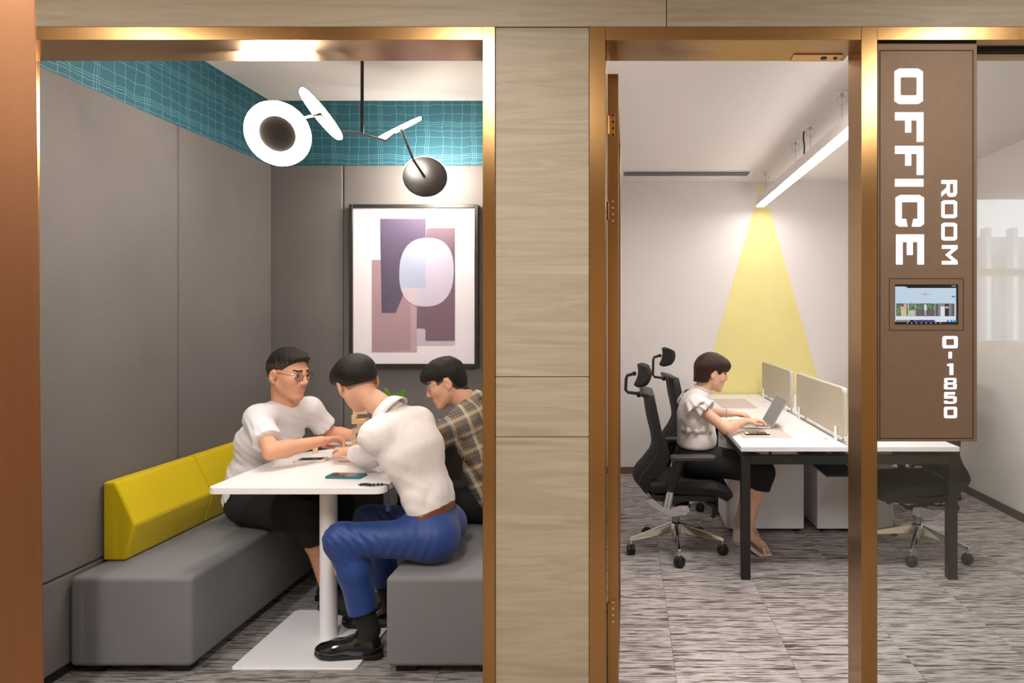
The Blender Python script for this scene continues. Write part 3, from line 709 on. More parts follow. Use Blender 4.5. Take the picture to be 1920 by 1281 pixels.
# ------------------------------------------------------------------ office chairs
pmat('mesh_black', (26, 25, 24), 0.7, bump=.4, bscale=900)
pmat('seat_black', (30, 29, 27), 0.8, bump=.3, bscale=700)
pmat('arm_pad', (62, 58, 56), 0.45)
def make_chair(raise_head=0.0):
    t = thing('office_chair', 'x', 'office chair', (0, 0, 0), 'black mesh office chairs')
    # five-spoke base
    hub = MB().lathe([(.036, .105), (.042, .115), (.042, .165), (.030, .178), (.001, .178)], (0, 0, 0), 20).build('hub', 'chrome', t)
    for k in range(5):
        a = math.radians(-90 + 72*k); d = Vector((math.cos(a), math.sin(a), 0)); n = Vector((-d.y, d.x, 0))
        m = MB(); vv = []
        for r, zt, zb, w in ((.030, .172, .112, .022), (.16, .140, .098, .019), (.292, .108, .084, .013), (.305, .104, .084, .010)):
            vv += [d*r - n*w + Vector((0, 0, zb)), d*r + n*w + Vector((0, 0, zb)), d*r + n*w*.55 + Vector((0, 0, zt)), d*r - n*w*.55 + Vector((0, 0, zt))]
        fs = [(4*i+j, 4*i+(j+1) % 4, 4*i+4+(j+1) % 4, 4*i+4+j) for i in range(3) for j in range(4)] + [(3, 2, 1, 0), (12, 13, 14, 15)]
        m.add(vv, fs).build('base_spoke', 'chrome', t, .004, 2)
        c = d*.296
        cs = MB().cyl(c + Vector((0, 0, .055)), c + Vector((0, 0, .088)), .007, seg=10)
        ca = cs.build('caster', 'chrome', t)
        ax = Matrix.Rotation(a + .9 + k*1.3, 3, 'Z') @ Vector((1, 0, 0))
        for sg in (-1, 1):
            q = c + ax*sg*.014; R = ax.to_track_quat('Z', 'Y').to_matrix()
            MB().lathe([(.010, -.011), (.0275, -.010), (.030, -.005), (.030, .005), (.0275, .010), (.010, .011)], q + Vector((0, 0, .0305)), 20, R).build('wheel', 'black_plastic', ca)
        MB().lathe([(.012, -.005), (.033, -.003), (.033, .003), (.012, .005)], c + Vector((0, 0, .034)), 16, ax.to_track_quat('Z', 'Y').to_matrix()).build('hood', 'black_plastic', ca)
    MB().cyl((0, 0, .09), (0, 0, .30), .0265, seg=18).cyl((0, 0, .05), (0, 0, .09), .02, seg=14).build('gas_lift', 'grey_metal', t)
    # mechanism: aluminium rocker plates with bolts
    for sg in (-1, 1):
        y = sg*.075
        pl = MB().prism([(-.19, .335), (-.17, .30), (-.05, .225), (.05, .235), (.085, .26), (.07, .30), (.02, .30), (-.06, .275), (-.15, .345)], lambda a, b_, d: (a, y+d, b_), -.009, .009).build('rocker_plate', 'alu', t, .004, 2)
        for bx, bz in ((.045, .285), (.045, .25)): MB().cyl((bx, y-.0125 if sg < 0 else y+.009, bz), (bx, y-.009 if sg < 0 else y+.0125, bz), .009, seg=12).build('bolt', 'chrome', pl)
    MB().obox((.11, 0, .325), (.20, .12, .035), Matrix.Rotation(-.35, 3, 'Y')).build('tilt_arm', 'alu', t, .006, 2)
    MB().box((-.08, -.06, .27), (.09, .06, .335)).build('tilt_box', 'black_plastic', t, .01, 2)
    MB().tube([(.17, -.12, .33), (.22, -.13, .315), (.235, -.135, .27), (.21, -.135, .24)], [.014, .016, .016, .012], 8).build('height_lever', 'black_plastic', t)
    # seat
    m = MB(); nu, nv = 15, 12; vv = []
    top = []; 
    for i in range(nu+1):
        u = i/nu; x = -.17 + .50*u
        for j in range(nv+1):
            v = -1 + 2*j/nv; w = .245*(1-.10*(1-u)**2-.10*max(0, u-.75)**2*16)
            z = .452 + .018*abs(v)**2.5 - .055*max(0, (u-.70)/.30)**2 + .012*(1-u)
            e = max(abs(v)-.8, 0)/.2; z -= .028*e*e
            top.append((x, v*w, z))
    m.add(top, [(i*(nv+1)+j, (i+1)*(nv+1)+j, (i+1)*(nv+1)+j+1, i*(nv+1)+j+1) for i in range(nu) for j in range(nv)], True)
    se = m.build('seat', 'seat_black', t); sd = se.modifiers.new('thick', 'SOLIDIFY'); sd.thickness = .062; sd.offset = -1
    bv = se.modifiers.new('bevel', 'BEVEL'); bv.width = .02; bv.segments = 3; bv.angle_limit = math.radians(50)
    MB().prism(rrect(-.15, .24, -.20, .20, .06), lambda a, b_, d: (a, b_, d), .352, .392).build('seat_pan', 'black_plastic', t, .01, 2)
    # backrest: centre line, wings and frame
    ctr = spline([(-.205, 0, .985), (-.185, 0, .85), (-.155, 0, .72), (-.158, 0, .645), (-.20, 0, .585), (-.262, 0, .51), (-.262, 0, .445), (-.20, 0, .372)], 28)
    wing = spline([(-.145, 0, .985), (-.118, 0, .85), (-.088, 0, .72), (-.060, 0, .655), (-.068, 0, .59), (-.118, 0, .51), (-.165, 0, .445), (-.17, 0, .38)], 28)
    wid = [.19 + .05*math.sin(math.pi*min(1, i/20)) - .10*max(0, (i-20)/8)**1.5 for i in range(29)]
    m = MB(); vv = []; nv = 10
    for i in range(29):
        for j in range(nv+1):
            v = -1 + 2*j/nv; p = ctr[i].lerp(wing[i], abs(v)**2.2*.92); vv.append((p.x, v*wid[i]*.97, p.z))
    m.add(vv, [(i*(nv+1)+j, i*(nv+1)+j+1, (i+1)*(nv+1)+j+1, (i+1)*(nv+1)+j) for i in range(28) for j in range(nv)], True)
    bk = m.build('back_mesh', 'mesh_black', t); sd = bk.modifiers.new('thick', 'SOLIDIFY'); sd.thickness = .006; sd.offset = 0
    for sg in (-1, 1):
        m = MB(); vv = []
        for i in range(29):
            c0, w0 = ctr[i], wing[i]; y = sg*wid[i]; b0 = c0.lerp(w0, .30); th = .013
            ww = w0 + (w0-c0)*.05
            vv += [(b0.x, y*.93, b0.z), (ww.x, y-sg*th*.5, ww.z), (ww.x, y+sg*th, ww.z), (b0.x, y*.93+sg*th*1.6, b0.z)]
        fs = [(4*i+j, 4*i+(j+1) % 4, 4*i+4+(j+1) % 4, 4*i+4+j) for i in range(28) for j in range(4)] + [(3, 2, 1, 0), (112, 113, 114, 115)]
        m.add(vv, fs, False).build('back_frame', 'black_plastic', t, .004, 2)
    MB().obox((-.182, 0, .985), (.085, .40, .030), Matrix.Rotation(.25, 3, 'Y')).build('top_rail', 'black_plastic', t, .008, 2)
    MB().tube([(-.21, 0, .40), (-.15, 0, .335), (-.06, 0, .31)], [(.05, .02), (.05, .02), (.045, .02)], 10, flat=(0, 1, 0)).build('back_yoke', 'alu', t)
    # headrest
    hz = raise_head
    br = MB().tube([(-.20, 0, .985), (-.225, 0, .975), (-.30, 0, .985), (-.315, 0, 1.00), (-.312, 0, 1.07+hz), (-.305, 0, 1.09+hz), (-.255, 0, 1.105+hz)], [(.022, .010)]*7, 8, flat=(0, 1, 0)).build('headrest_bracket', 'black_plastic', t)
    MB().cyl((-.232, -.035, .972), (-.232, .035, .972), .016, seg=14).build('pivot', 'black_plastic', br)
    MB().cyl((-.26, -.025, 1.103+hz), (-.26, .025, 1.103+hz), .013, seg=12).build('pivot', 'black_plastic', br)
    m = MB(); vv = []; nu, nv = 10, 12
    for i in range(nu+1):
        u = -1+2*i/nu
        for j in range(nv+1):
            v = -1+2*j/nv; yy = v*.135*(1-.12*abs(u)**3); zz = u*.072*(1-.25*abs(v)**3)
            vv.append((-.222 + .055*abs(v)**2 - .018*u*u + .012*u, yy, 1.095+hz+zz))
    m.add(vv, [(i*(nv+1)+j, i*(nv+1)+j+1, (i+1)*(nv+1)+j+1, (i+1)*(nv+1)+j) for i in range(nu) for j in range(nv)], True)
    hp = m.build('headrest_pad', 'seat_black', t); sd = hp.modifiers.new('thick', 'SOLIDIFY'); sd.thickness = .034; sd.offset = 0
    bv = hp.modifiers.new('bevel', 'BEVEL'); bv.width = .012; bv.segments = 3; bv.angle_limit = math.radians(50)
    # armrests
    for sg in (-1, 1):
        y = sg*.285
        up = MB().tube([(-.055, y-sg*.02, .425), (-.03, y, .52), (.0, y, .625)], [(.026, .020), (.030, .018), (.036, .018)], 10, flat=(1, 0, 0)).build('arm_upright', 'black_plastic', t)
        MB().cyl((-.068, y-sg*.028, .335), (-.05, y-sg*.018, .435), .0235, seg=18).build('arm_socket', 'chrome', up)
        MB().tube([(-.068, y-sg*.03, .345), (-.05, sg*.16, .315), (-.02, sg*.06, .30)], [.018, .016, .016], 10).build('arm_bracket', 'alu', t)
        MB().prism(rrect(-.055, .215, y-.042, y+.042, .035), lambda a, b_, d: (a, b_, d), .622, .648).build('arm_pad', 'arm_pad', t, .009, 3)
    return t
def place(c, x, y, rz, label, spin=0):
    c.location = (x, y, 0); c.rotation_euler = (0, 0, rz); c['label'] = label
ch = make_chair(); hi = make_chair(.05)
copyC = copy_tree(ch); copyD = copy_tree(ch)
place(ch, .308, 4.15, 0.0, 'black mesh office chair with polished base under the seated woman')
place(hi, .520, 5.25, .10, 'empty black mesh office chair with raised headrest behind the seated woman')
place(copyC, 1.812, 4.12, math.pi + .10, 'empty black mesh office chair seen through glass under the room sign')
place(copyD, 2.33, 5.22, math.pi - .2, 'empty black mesh office chair by the far right wall, hidden mostly by the sign')

# ------------------------------------------------------------------ room sign with built-in screen
emat('letter_glow', (246, 240, 255), 1.6)
YS = 2.262
def SX(px): return (px-CX)*YS/F
def SZ(py): return EYE-(py-CY)*YS/F
sg = thing('room_sign', 'tall bronze room sign reading OFFICE ROOM O-1850 with lit letters and built-in screen', 'sign', (SX(1738), 2.28, SZ(828)))
MB().box((SX(1645.5), YS, SZ(828)), (SX(1832), 2.3295, SZ(82))).build('housing', 'sign_bronze', sg, .001, 1)
# shadow joint and raised inner face
fx0, fx1, fz0, fz1 = SX(1649), SX(1825), SZ(823), SZ(94)
def ringstrip(x0, x1, z0, z1, w, y, mat, name, parent):
    m = MB()
    for a, b_ in (((x0, z0), (x1, z0+w)), ((x0, z1-w), (x1, z1)), ((x0, z0+w), (x0+w, z1-w)), ((x1-w, z0+w), (x1, z1-w))): m.box((a[0], y, a[1]), (b_[0], y+.0008, b_[1]))
    return m.build(name, mat, parent)
ringstrip(fx0, fx1, fz0, fz1, .0028, YS-.0006, 'joint_dark', 'face_joint', sg)
MB().box((SX(1645.5), YS+.004, SZ(82)), (SX(1832), YS+.03, SZ(76))).build('top_gap_rail', 'joint_dark', sg)
ringstrip(SX(1667), SX(1807), SZ(620), SZ(522), .0022, YS-.0006, 'joint_dark', 'screen_joint', sg)
def poly(pts, name='letter', mat='letter_glow', parent=sg, y=YS-.0012, d=.0025):
    q = [(SX(x), SZ(y_)) for x, y_ in pts]
    a = sum(q[i][0]*q[(i+1) % len(q)][1]-q[(i+1) % len(q)][0]*q[i][1] for i in range(len(q)))
    if a < 0: q = q[::-1]
    return q
def letter(strokes):
    m = MB()
    for q in strokes:
        q = poly(q); m.prism(q, lambda a, b_, d: (a, d, b_), YS-.0012, YS+.001)
    o = m.build('letter', 'letter_glow', sg)
# letters lie on their side (tops to the right): map letter space (u right along the word = down the sign, v up = towards the right)
def glyph(x_base, x_top, y0, y1, strokes):
    def mp(u, v): return (x_base + (x_top-x_base)*v, y0 + (y1-y0)*u)
    letter([[mp(u, v) for u, v in s_] for s_ in strokes])
def R_(u0, u1, v0, v1): return [(u0, v0), (u1, v0), (u1, v1), (u0, v1)]
def ringO(a, b_, c=.16):     # a: stroke along u, b: stroke along v, cut corners
    o = [(c*.5, 0), (1-c*.5, 0), (1, c), (1, 1-c), (1-c*.5, 1), (c*.5, 1), (0, 1-c), (0, c)]
    i = [(a+.02, b_), (1-a-.02, b_), (1-a, b_+.03), (1-a, 1-b_-.03), (1-a-.02, 1-b_), (a+.02, 1-b_), (a, 1-b_-.03), (a, b_+.03)]
    return [[o[k], o[(k+1) % 8], i[(k+1) % 8], i[k]] for k in range(8)]
X0, X1 = 1677, 1732
glyph(1677, 1730, 129, 195, ringO(.24, .21))
for y0, y1 in ((211, 266), (274, 328)):
    glyph(1678, 1731, y0, y1, [R_(0, .27, 0, 1), R_(.27, 1, .77, 1), R_(.27, .68, .36, .57)])
glyph(1678, 1731, 336, 350, [R_(0, 1, 0, 1)])
cc = [(0, .16), (.08, 0), (.92, 0), (1, .12), (1, .42), (.76, .37), (.76, .22), (.22, .22), (.22, .78), (.76, .78), (.76, .63), (1, .58), (1, .88), (.92, 1), (.08, 1), (0, .84)]
glyph(1679, 1732, 366, 425, [[cc[0], cc[1], cc[7]], [cc[1], cc[2], cc[6], cc[7]], [cc[2], cc[3], cc[6]], [cc[3], cc[4], cc[5], cc[6]], [cc[0], cc[7], cc[8], cc[15]], [cc[15], cc[8], cc[14]], [cc[14], cc[8], cc[9], cc[13]], [cc[13], cc[9], cc[12]], [cc[12], cc[9], cc[10], cc[11]]])
glyph(1680, 1732, 440, 496, [R_(0, .25, 0, 1), R_(.25, 1, .77, 1), R_(.25, 1, 0, .23), R_(.25, .68, .39, .60)])
# ROOM
x0, x1 = 1765, 1794
glyph(x0, x1, 338, 369, [R_(0, .22, 0, 1), R_(.22, .80, .78, 1), [(.80, 1), (.95, .92), (1, .80), (.78, .78)], R_(.78, 1, .52, .80), [(1, .52), (.94, .40), (.78, .34), (.78, .52)], R_(.22, .80, .34, .54), [(.44, .34), (.70, .34), (1, 0), (.72, 0)]])
for y0, y1 in ((376, 409), (418, 451)): glyph(x0, x1, y0, y1, ringO(.2, .2))
glyph(x0+1, x1+1, 460, 496, [R_(0, .18, 0, 1), R_(.82, 1, 0, 1), [(.18, 1), (.5, .52), (.5, .22), (.12, .78)], [(.82, 1), (.88, .78), (.5, .22), (.5, .52)]])
# O-1850
x0, x1 = 1767, 1795
def upright(x0_, x1_, y0, y1, strokes):
    letter([[(x0_ + (x1_-x0_)*u, y1 + (y0-y1)*v) for u, v in s_] for s_ in strokes])
upright(1767, 1795.5, 630.5, 653, ringO(.23, .23, .14))
upright(1778.5, 1784.5, 660, 672, [R_(0, 1, 0, 1)])
upright(1776, 1787, 681.5, 703, [R_(.40, 1, 0, .98), [(0, .78), (.40, .76), (.40, .98), (0, .93)]])
upright(1770, 1793.5, 709, 730, [R_(0, .26, .04, .46), R_(.74, 1, .04, .46), R_(.03, .26, .54, .96), R_(.74, .97, .54, .96), R_(.10, .90, 0, .17), R_(.10, .90, .83, 1), R_(.10, .90, .42, .59)])
upright(1770, 1793.5, 735.5, 757, [R_(.03, .86, .79, 1), R_(.03, .26, .46, .79), R_(.03, .80, .46, .66), [(.80, .66), (.96, .56), (.76, .46)], R_(.76, 1, .14, .56), [(.04, 0), (.80, 0), (1, .14), (.04, .19)], R_(0, .26, .10, .24)])
upright(1770, 1794, 763, 784, ringO(.23, .23, .14))
# screen
emat('ui_light', (206, 226, 246), 0.62); emat('ui_white', (236, 240, 250), 0.62); pmat('ui_bezel', (20, 19, 20), .15)
emat('ui_blue', (60, 140, 230), 0.62); emat('ui_purple', (70, 70, 150), 0.50); emat('ui_grey', (150, 152, 162), 0.50); emat('ui_brown', (120, 100, 84), 0.50); emat('ui_skin', (226, 190, 170), 0.56); emat('ui_dark', (40, 34, 36), 0.37); emat('ui_pink', (230, 170, 200), 0.56); emat('ui_yellow', (226, 216, 170), 0.56); emat('ui_road', (110, 108, 116), 0.50)
m, nt, b = base_mat('ui_foliage'); n = N(nt, 'ShaderNodeTexNoise'); n.inputs['Scale'].default_value = 260; nt.links.new(coords(nt), n.inputs['Vector'])
r = ramp(nt, [(.35, srgb(34, 66, 42)), (.6, srgb(140, 176, 130))]); nt.links.new(n.outputs['Fac'], r.inputs[0]); nt.links.new(r.outputs[0], b.inputs['Emission Color']); nt.links.new(r.outputs[0], b.inputs['Base Color']); b.inputs['Emission Strength'].default_value = .5
for k_ in [k_ for k_ in MATS if k_.startswith('ui_') and k_ != 'ui_bezel']:
    b_ = MATS[k_].node_tree.nodes['Principled BSDF']
    for l_ in list(b_.inputs['Base Color'].links): MATS[k_].node_tree.links.remove(l_)
    b_.inputs['Base Color'].default_value = (.01, .01, .012, 1); b_.inputs['Roughness'].default_value = .25
scr = MB().box((SX(1678), YS-.0012, SZ(608.5)), (SX(1796.5), YS+.001, SZ(533.5))).build('wall_tablet', 'ui_bezel', sg, label='small lit touch screen set into the bronze sign')
zx = lambda x: 1650 + x/10.667
zy = lambda y: 510 + y/10.667
def ui(x0, y0, x1, y1, mat, lay=1, name='screen_tile'):
    MB().box((SX(zx(x0)), YS-.0012-.0003*lay, SZ(zy(y1))), (SX(zx(x1)), YS-.0011, SZ(zy(y0)))).build(name, mat, scr)
ui(300, 322, 1518, 1000, 'ui_light'); ui(300, 292, 495, 322, 'ui_light'); ui(495, 300, 540, 322, 'ui_light')
ui(310, 890, 1510, 955, 'ui_white', 2)
for k, (x, mt) in enumerate(((815, 'ui_pink'), (860, 'ui_pink'), (890, 'ui_blue'), (920, 'ui_pink'), (950, 'ui_pink'))): ui(x, 432, x+22, 456, mt, 2)
ui(1432, 480, 1497, 512, 'ui_blue', 2)
ui(318, 630, 555, 885, 'ui_foliage', 2); ui(400, 640, 530, 740, 'ui_skin', 3); ui(400, 640, 470, 690, 'ui_brown', 4); ui(415, 740, 525, 885, 'ui_yellow', 3)
ui(575, 630, 695, 885, 'ui_foliage', 2); ui(580, 770, 690, 880, 'ui_yellow', 3)
ui(705, 630, 1092, 885, 'ui_foliage', 2); ui(720, 750, 1092, 885, 'ui_road', 3); ui(880, 650, 925, 770, 'ui_white', 4); ui(885, 770, 915, 870, 'ui_skin', 4)
ui(1100, 630, 1485, 885, 'ui_grey', 2); ui(1105, 640, 1160, 885, 'ui_brown', 3); ui(1425, 640, 1483, 885, 'ui_brown', 3); ui(1205, 690, 1290, 885, 'ui_white', 3); ui(1290, 640, 1370, 885, 'ui_dark', 4); ui(1300, 690, 1365, 730, 'ui_skin', 5)
ui(310, 960, 565, 1000, 'ui_grey', 2); ui(585, 960, 690, 1000, 'ui_dark', 2); ui(700, 960, 1090, 1000, 'ui_purple', 2); ui(1110, 960, 1490, 1000, 'ui_white', 2)
for x in (1330, 1400, 1460): ui(x, 962, x+45, 1000, 'ui_blue', 3)
for x in (545, 630, 725, 825, 920, 1015, 1112, 1208): ui(x-9, 1014, x+9, 1032, 'ui_white', 1)
ui(1432, 276, 1460, 288, 'ui_white', 1); ui(1475, 274, 1505, 290, 'ui_white', 1)

# ------------------------------------------------------------------ smooth bodies: blended distance fields turned into one continuous surface
f32 = np.float32
class Field:
    def __init__(s, lo, hi, h):
        s.lo = np.array(lo, f32); s.h = h
        s.n = np.ceil((np.array(hi)-np.array(lo))/h).astype(int) + 1
        s.ax = [(s.lo[i] + h*np.arange(s.n[i])).astype(f32) for i in range(3)]
        s.D = np.full(s.n, 0.5, f32); s.L = np.zeros(s.n, np.uint8); s.M = np.full(s.n, 0.5, f32)
    def _sub(s, lo, hi):
        a = np.clip(np.floor((np.array(lo)-s.lo)/s.h).astype(int), 0, s.n); b = np.clip(np.ceil((np.array(hi)-s.lo)/s.h).astype(int)+1, 0, s.n)
        if (b <= a).any(): return None, None
        sl = tuple(slice(i, j) for i, j in zip(a, b))
        return sl, (s.ax[0][sl[0]][:, None, None], s.ax[1][sl[1]][None, :, None], s.ax[2][sl[2]][None, None, :])
    def op(s, fn, lo, hi, k=.01, mat=0, mode='add'):
        pad = k + 4*s.h
        sl, g = s._sub(np.array(lo)-pad, np.array(hi)+pad)
        if sl is None: return
        d = fn(*g).astype(f32); a = s.D[sl]
        if mode == 'add':
            m = s.M[sl]; near = d < m
            L = s.L[sl]; L[near] = mat; np.minimum(m, d, out=m)
            if k > 0:
                hh = np.clip(.5 + .5*(a-d)/k, 0, 1); s.D[sl] = a + (d-a)*hh - k*hh*(1-hh)
            else: s.D[sl] = np.minimum(a, d)
        elif mode == 'sub':
            d = -d
            if k > 0:
                hh = np.clip(.5 - .5*(a-d)/k, 0, 1); s.D[sl] = a + (d-a)*hh + k*hh*(1-hh)
            else: s.D[sl] = np.maximum(a, d)
        elif mode == 'paint':
            s.L[sl][d < 0] = mat
        elif mode == 'disp':
            s.D[sl] = a + d
    # shapes ---------------------------------------------------------
    def cone(s, a, b, ra, rb, k=.02, mat=0, side=None, q=1.0, mode='add', T=None, cap=False):
        a = np.array(a, f32); b = np.array(b, f32); ba = b-a; L2 = max(float(ba@ba), 1e-9)
        sd = None if side is None else np.array(side, f32)/np.linalg.norm(side)
        def fn(X, Y, Z):
            if T is not None: X, Y, Z = T.inv(X, Y, Z)
            x, y, z = X-a[0], Y-a[1], Z-a[2]
            if sd is not None:
                t = (x*sd[0]+y*sd[1]+z*sd[2])*(1-1/q); x, y, z = x-sd[0]*t, y-sd[1]*t, z-sd[2]*t
            t = np.clip((x*ba[0]+y*ba[1]+z*ba[2])/L2, 0, 1)
            d = np.sqrt((x-ba[0]*t)**2+(y-ba[1]*t)**2+(z-ba[2]*t)**2) - (ra+(rb-ra)*t)
            if cap: d = np.maximum(d, ((X-b[0])*ba[0]+(Y-b[1])*ba[1]+(Z-b[2])*ba[2])/f32(math.sqrt(L2)))
            return d*(T.s if T is not None else 1)
        r = max(ra, rb)*max(1, q); lo = np.minimum(a, b)-r; hi = np.maximum(a, b)+r
        if T is not None: lo, hi = T.box(lo, hi)
        s.op(fn, lo, hi, k, mat, mode)
    def chain(s, pts, rad, k=.02, mat=0, **kw):
        for i in range(len(pts)-1): s.cone(pts[i], pts[i+1], rad[i], rad[i+1], k if i else kw.get('k0', k), mat, **{q: v for q, v in kw.items() if q != 'k0'})
    def ell(s, c, r, R=None, k=.02, mat=0, mode='add', T=None):
        c = np.array(c, f32); r = np.array([r]*3 if np.isscalar(r) else r, f32); Rm = np.eye(3) if R is None else np.array(R)   # columns = axes
        def fn(X, Y, Z):
            if T is not None: X, Y, Z = T.inv(X, Y, Z)
            x, y, z = X-c[0], Y-c[1], Z-c[2]
            u = [(x*Rm[0, i]+y*Rm[1, i]+z*Rm[2, i])/r[i] for i in range(3)]
            k0 = np.sqrt(u[0]**2+u[1]**2+u[2]**2); k1 = np.sqrt((u[0]/r[0])**2+(u[1]/r[1])**2+(u[2]/r[2])**2)+1e-6
            return k0*(k0-1)/k1*(T.s if T is not None else 1)
        m = float(r.max()); lo, hi = c-m, c+m
        if T is not None: lo, hi = T.box(lo, hi)
        s.op(fn, lo, hi, k, mat, mode)
    def box(s, c, half, R=None, rad=.005, k=.01, mat=0, mode='add', T=None):
        c = np.array(c, f32); hf = np.array(half, f32); Rm = np.eye(3) if R is None else np.array(R)
        def fn(X, Y, Z):
            if T is not None: X, Y, Z = T.inv(X, Y, Z)
            x, y, z = X-c[0], Y-c[1], Z-c[2]
            q = [np.abs(x*Rm[0, i]+y*Rm[1, i]+z*Rm[2, i])-(hf[i]-rad) for i in range(3)]
            return (np.sqrt(sum(np.maximum(v, 0)**2 for v in q)) + np.minimum(np.maximum(np.maximum(q[0], q[1]), q[2]), 0) - rad)*(T.s if T is not None else 1)
        m = float(np.linalg.norm(hf)); lo, hi = c-m, c+m
        if T is not None: lo, hi = T.box(lo, hi)
        s.op(fn, lo, hi, k, mat, mode)
    def half(s, p, n, k=.004):
        """cut away everything on the side the normal points to"""
        p = np.array(p, f32); n = np.array(n, f32)/np.linalg.norm(n)
        s.op(lambda X, Y, Z: -((X-p[0])*n[0]+(Y-p[1])*n[1]+(Z-p[2])*n[2]), s.lo, s.lo+s.h*s.n, k, 0, 'sub')
    def every(s, fn, T=None):
        s.op((lambda X, Y, Z: fn(*(T.inv(X, Y, Z)))*T.s) if T is not None else fn, s.lo, s.lo+s.h*s.n, 0, 0, 'disp')
    # surface --------------------------------------------------------
    def mesh(s, name, mats, parent=None, smooth=1, label=None):
        D = s.D; I = D < 0; n = s.n
        c = np.zeros(n-1, np.uint8)
        for i in (0, 1):
            for j in (0, 1):
                for k in (0, 1): c += I[i:n[0]-1+i, j:n[1]-1+j, k:n[2]-1+k]
        act = (c > 0) & (c < 8); idx = np.argwhere(act)
        vid = np.full(n-1, -1, np.int32); vid[act] = np.arange(len(idx))
        pos = np.zeros((len(idx), 3), np.float64); cnt = np.zeros(len(idx))
        cor = [(i, j, k) for i in (0, 1) for j in (0, 1) for k in (0, 1)]
        val = {o: D[idx[:, 0]+o[0], idx[:, 1]+o[1], idx[:, 2]+o[2]].astype(np.float64) for o in cor}
        for a in cor:
            for ax in range(3):
                if a[ax]: continue
                b = list(a); b[ax] = 1; b = tuple(b); va, vb = val[a], val[b]
                m = (va < 0) != (vb < 0); t = np.where(m, va/np.where(m, va-vb, 1), 0)
                for q in range(3): pos[:, q] += np.where(m, a[q] + (t if q == ax else 0), 0)
                cnt += m
        pos = pos/cnt[:, None]
        lab = s.L[idx[:, 0]+(pos[:, 0] > .5), idx[:, 1]+(pos[:, 1] > .5), idx[:, 2]+(pos[:, 2] > .5)]
        V = s.lo + s.h*(idx+pos)
        quads = []
        for ax in range(3):
            sl0 = [slice(None)]*3; sl1 = [slice(None)]*3; sl0[ax] = slice(0, -1); sl1[ax] = slice(1, None)
            A, B = I[tuple(sl0)], I[tuple(sl1)]; e = np.argwhere(A != B); u, w = (ax+1) % 3, (ax+2) % 3
            e = e[(e[:, u] > 0) & (e[:, w] > 0) & (e[:, u] < n[u]-1) & (e[:, w] < n[w]-1)]
            ins = A[e[:, 0], e[:, 1], e[:, 2]]
            def cell(du, dw):
                q = e.copy(); q[:, u] += du; q[:, w] += dw; return vid[q[:, 0], q[:, 1], q[:, 2]]
            Q = np.stack([cell(-1, -1), cell(0, -1), cell(0, 0), cell(-1, 0)], 1)
            Q[~ins] = Q[~ins][:, ::-1]; quads.append(Q)
        Q = np.concatenate(quads); Q = Q[(Q >= 0).all(1)]
        for _ in range(smooth):           # light relaxation against stair-stepping
            acc = np.zeros_like(V); cn = np.zeros(len(V))
            for i in range(4):
                a, b = Q[:, i], Q[:, (i+1) % 4]
                for q in range(3): acc[:, q] += np.bincount(a, V[b, q], len(V)) + np.bincount(b, V[a, q], len(V))
                cn += np.bincount(a, minlength=len(V)) + np.bincount(b, minlength=len(V))
            V = V + (acc/np.maximum(cn, 1)[:, None]-V)*.45
        me = bpy.data.meshes.new(name); me.vertices.add(len(V)); me.vertices.foreach_set('co', V.astype(f32).ravel())
        me.loops.add(len(Q)*4); me.loops.foreach_set('vertex_index', Q.ravel().astype(np.int32))
        me.polygons.add(len(Q)); me.polygons.foreach_set('loop_start', np.arange(0, len(Q)*4, 4, dtype=np.int32)); me.polygons.foreach_set('loop_total', np.full(len(Q), 4, np.int32))
        me.polygons.foreach_set('use_smooth', np.ones(len(Q), bool))
        me.polygons.foreach_set('material_index', np.sort(lab[Q], axis=1)[:, 2].astype(np.int32))
        me.update(calc_edges=True)
        for m in mats: me.materials.append(MATS[m])
        o = bpy.data.objects.new(name, me); COL.objects.link(o)
        if parent is not None: adopt(o, parent)
        if label: o['label'] = label
        return o
class Frame:
    """a local frame (x forward, y left, z up) with uniform scale"""
    def __init__(s, c, fwd, up, sc=1.0):
        s.c = np.array(c, float); x = np.array(fwd, float); x /= np.linalg.norm(x)
        z = np.array(up, float); z = z-x*(z@x); z /= np.linalg.norm(z); s.R = np.stack([x, np.cross(z, x), z], 1); s.s = sc
    def inv(s, X, Y, Z):
        x, y, z = X-f32(s.c[0]), Y-f32(s.c[1]), Z-f32(s.c[2]); R = (s.R/s.s).astype(f32)
        return tuple(x*R[0, i]+y*R[1, i]+z*R[2, i] for i in range(3))
    def pt(s, p): return s.c + s.R @ (np.array(p, float)*s.s)
    def vec(s, p): return s.R @ np.array(p, float)
    def box(s, lo, hi):
        q = np.array([s.pt((x, y, z)) for x in (lo[0], hi[0]) for y in (lo[1], hi[1]) for z in (lo[2], hi[2])]); return q.min(0), q.max(0)
A_ = lambda *p: np.array(p, float)
def lerp(a, b, t): return np.array(a)*(1-t) + np.array(b)*t

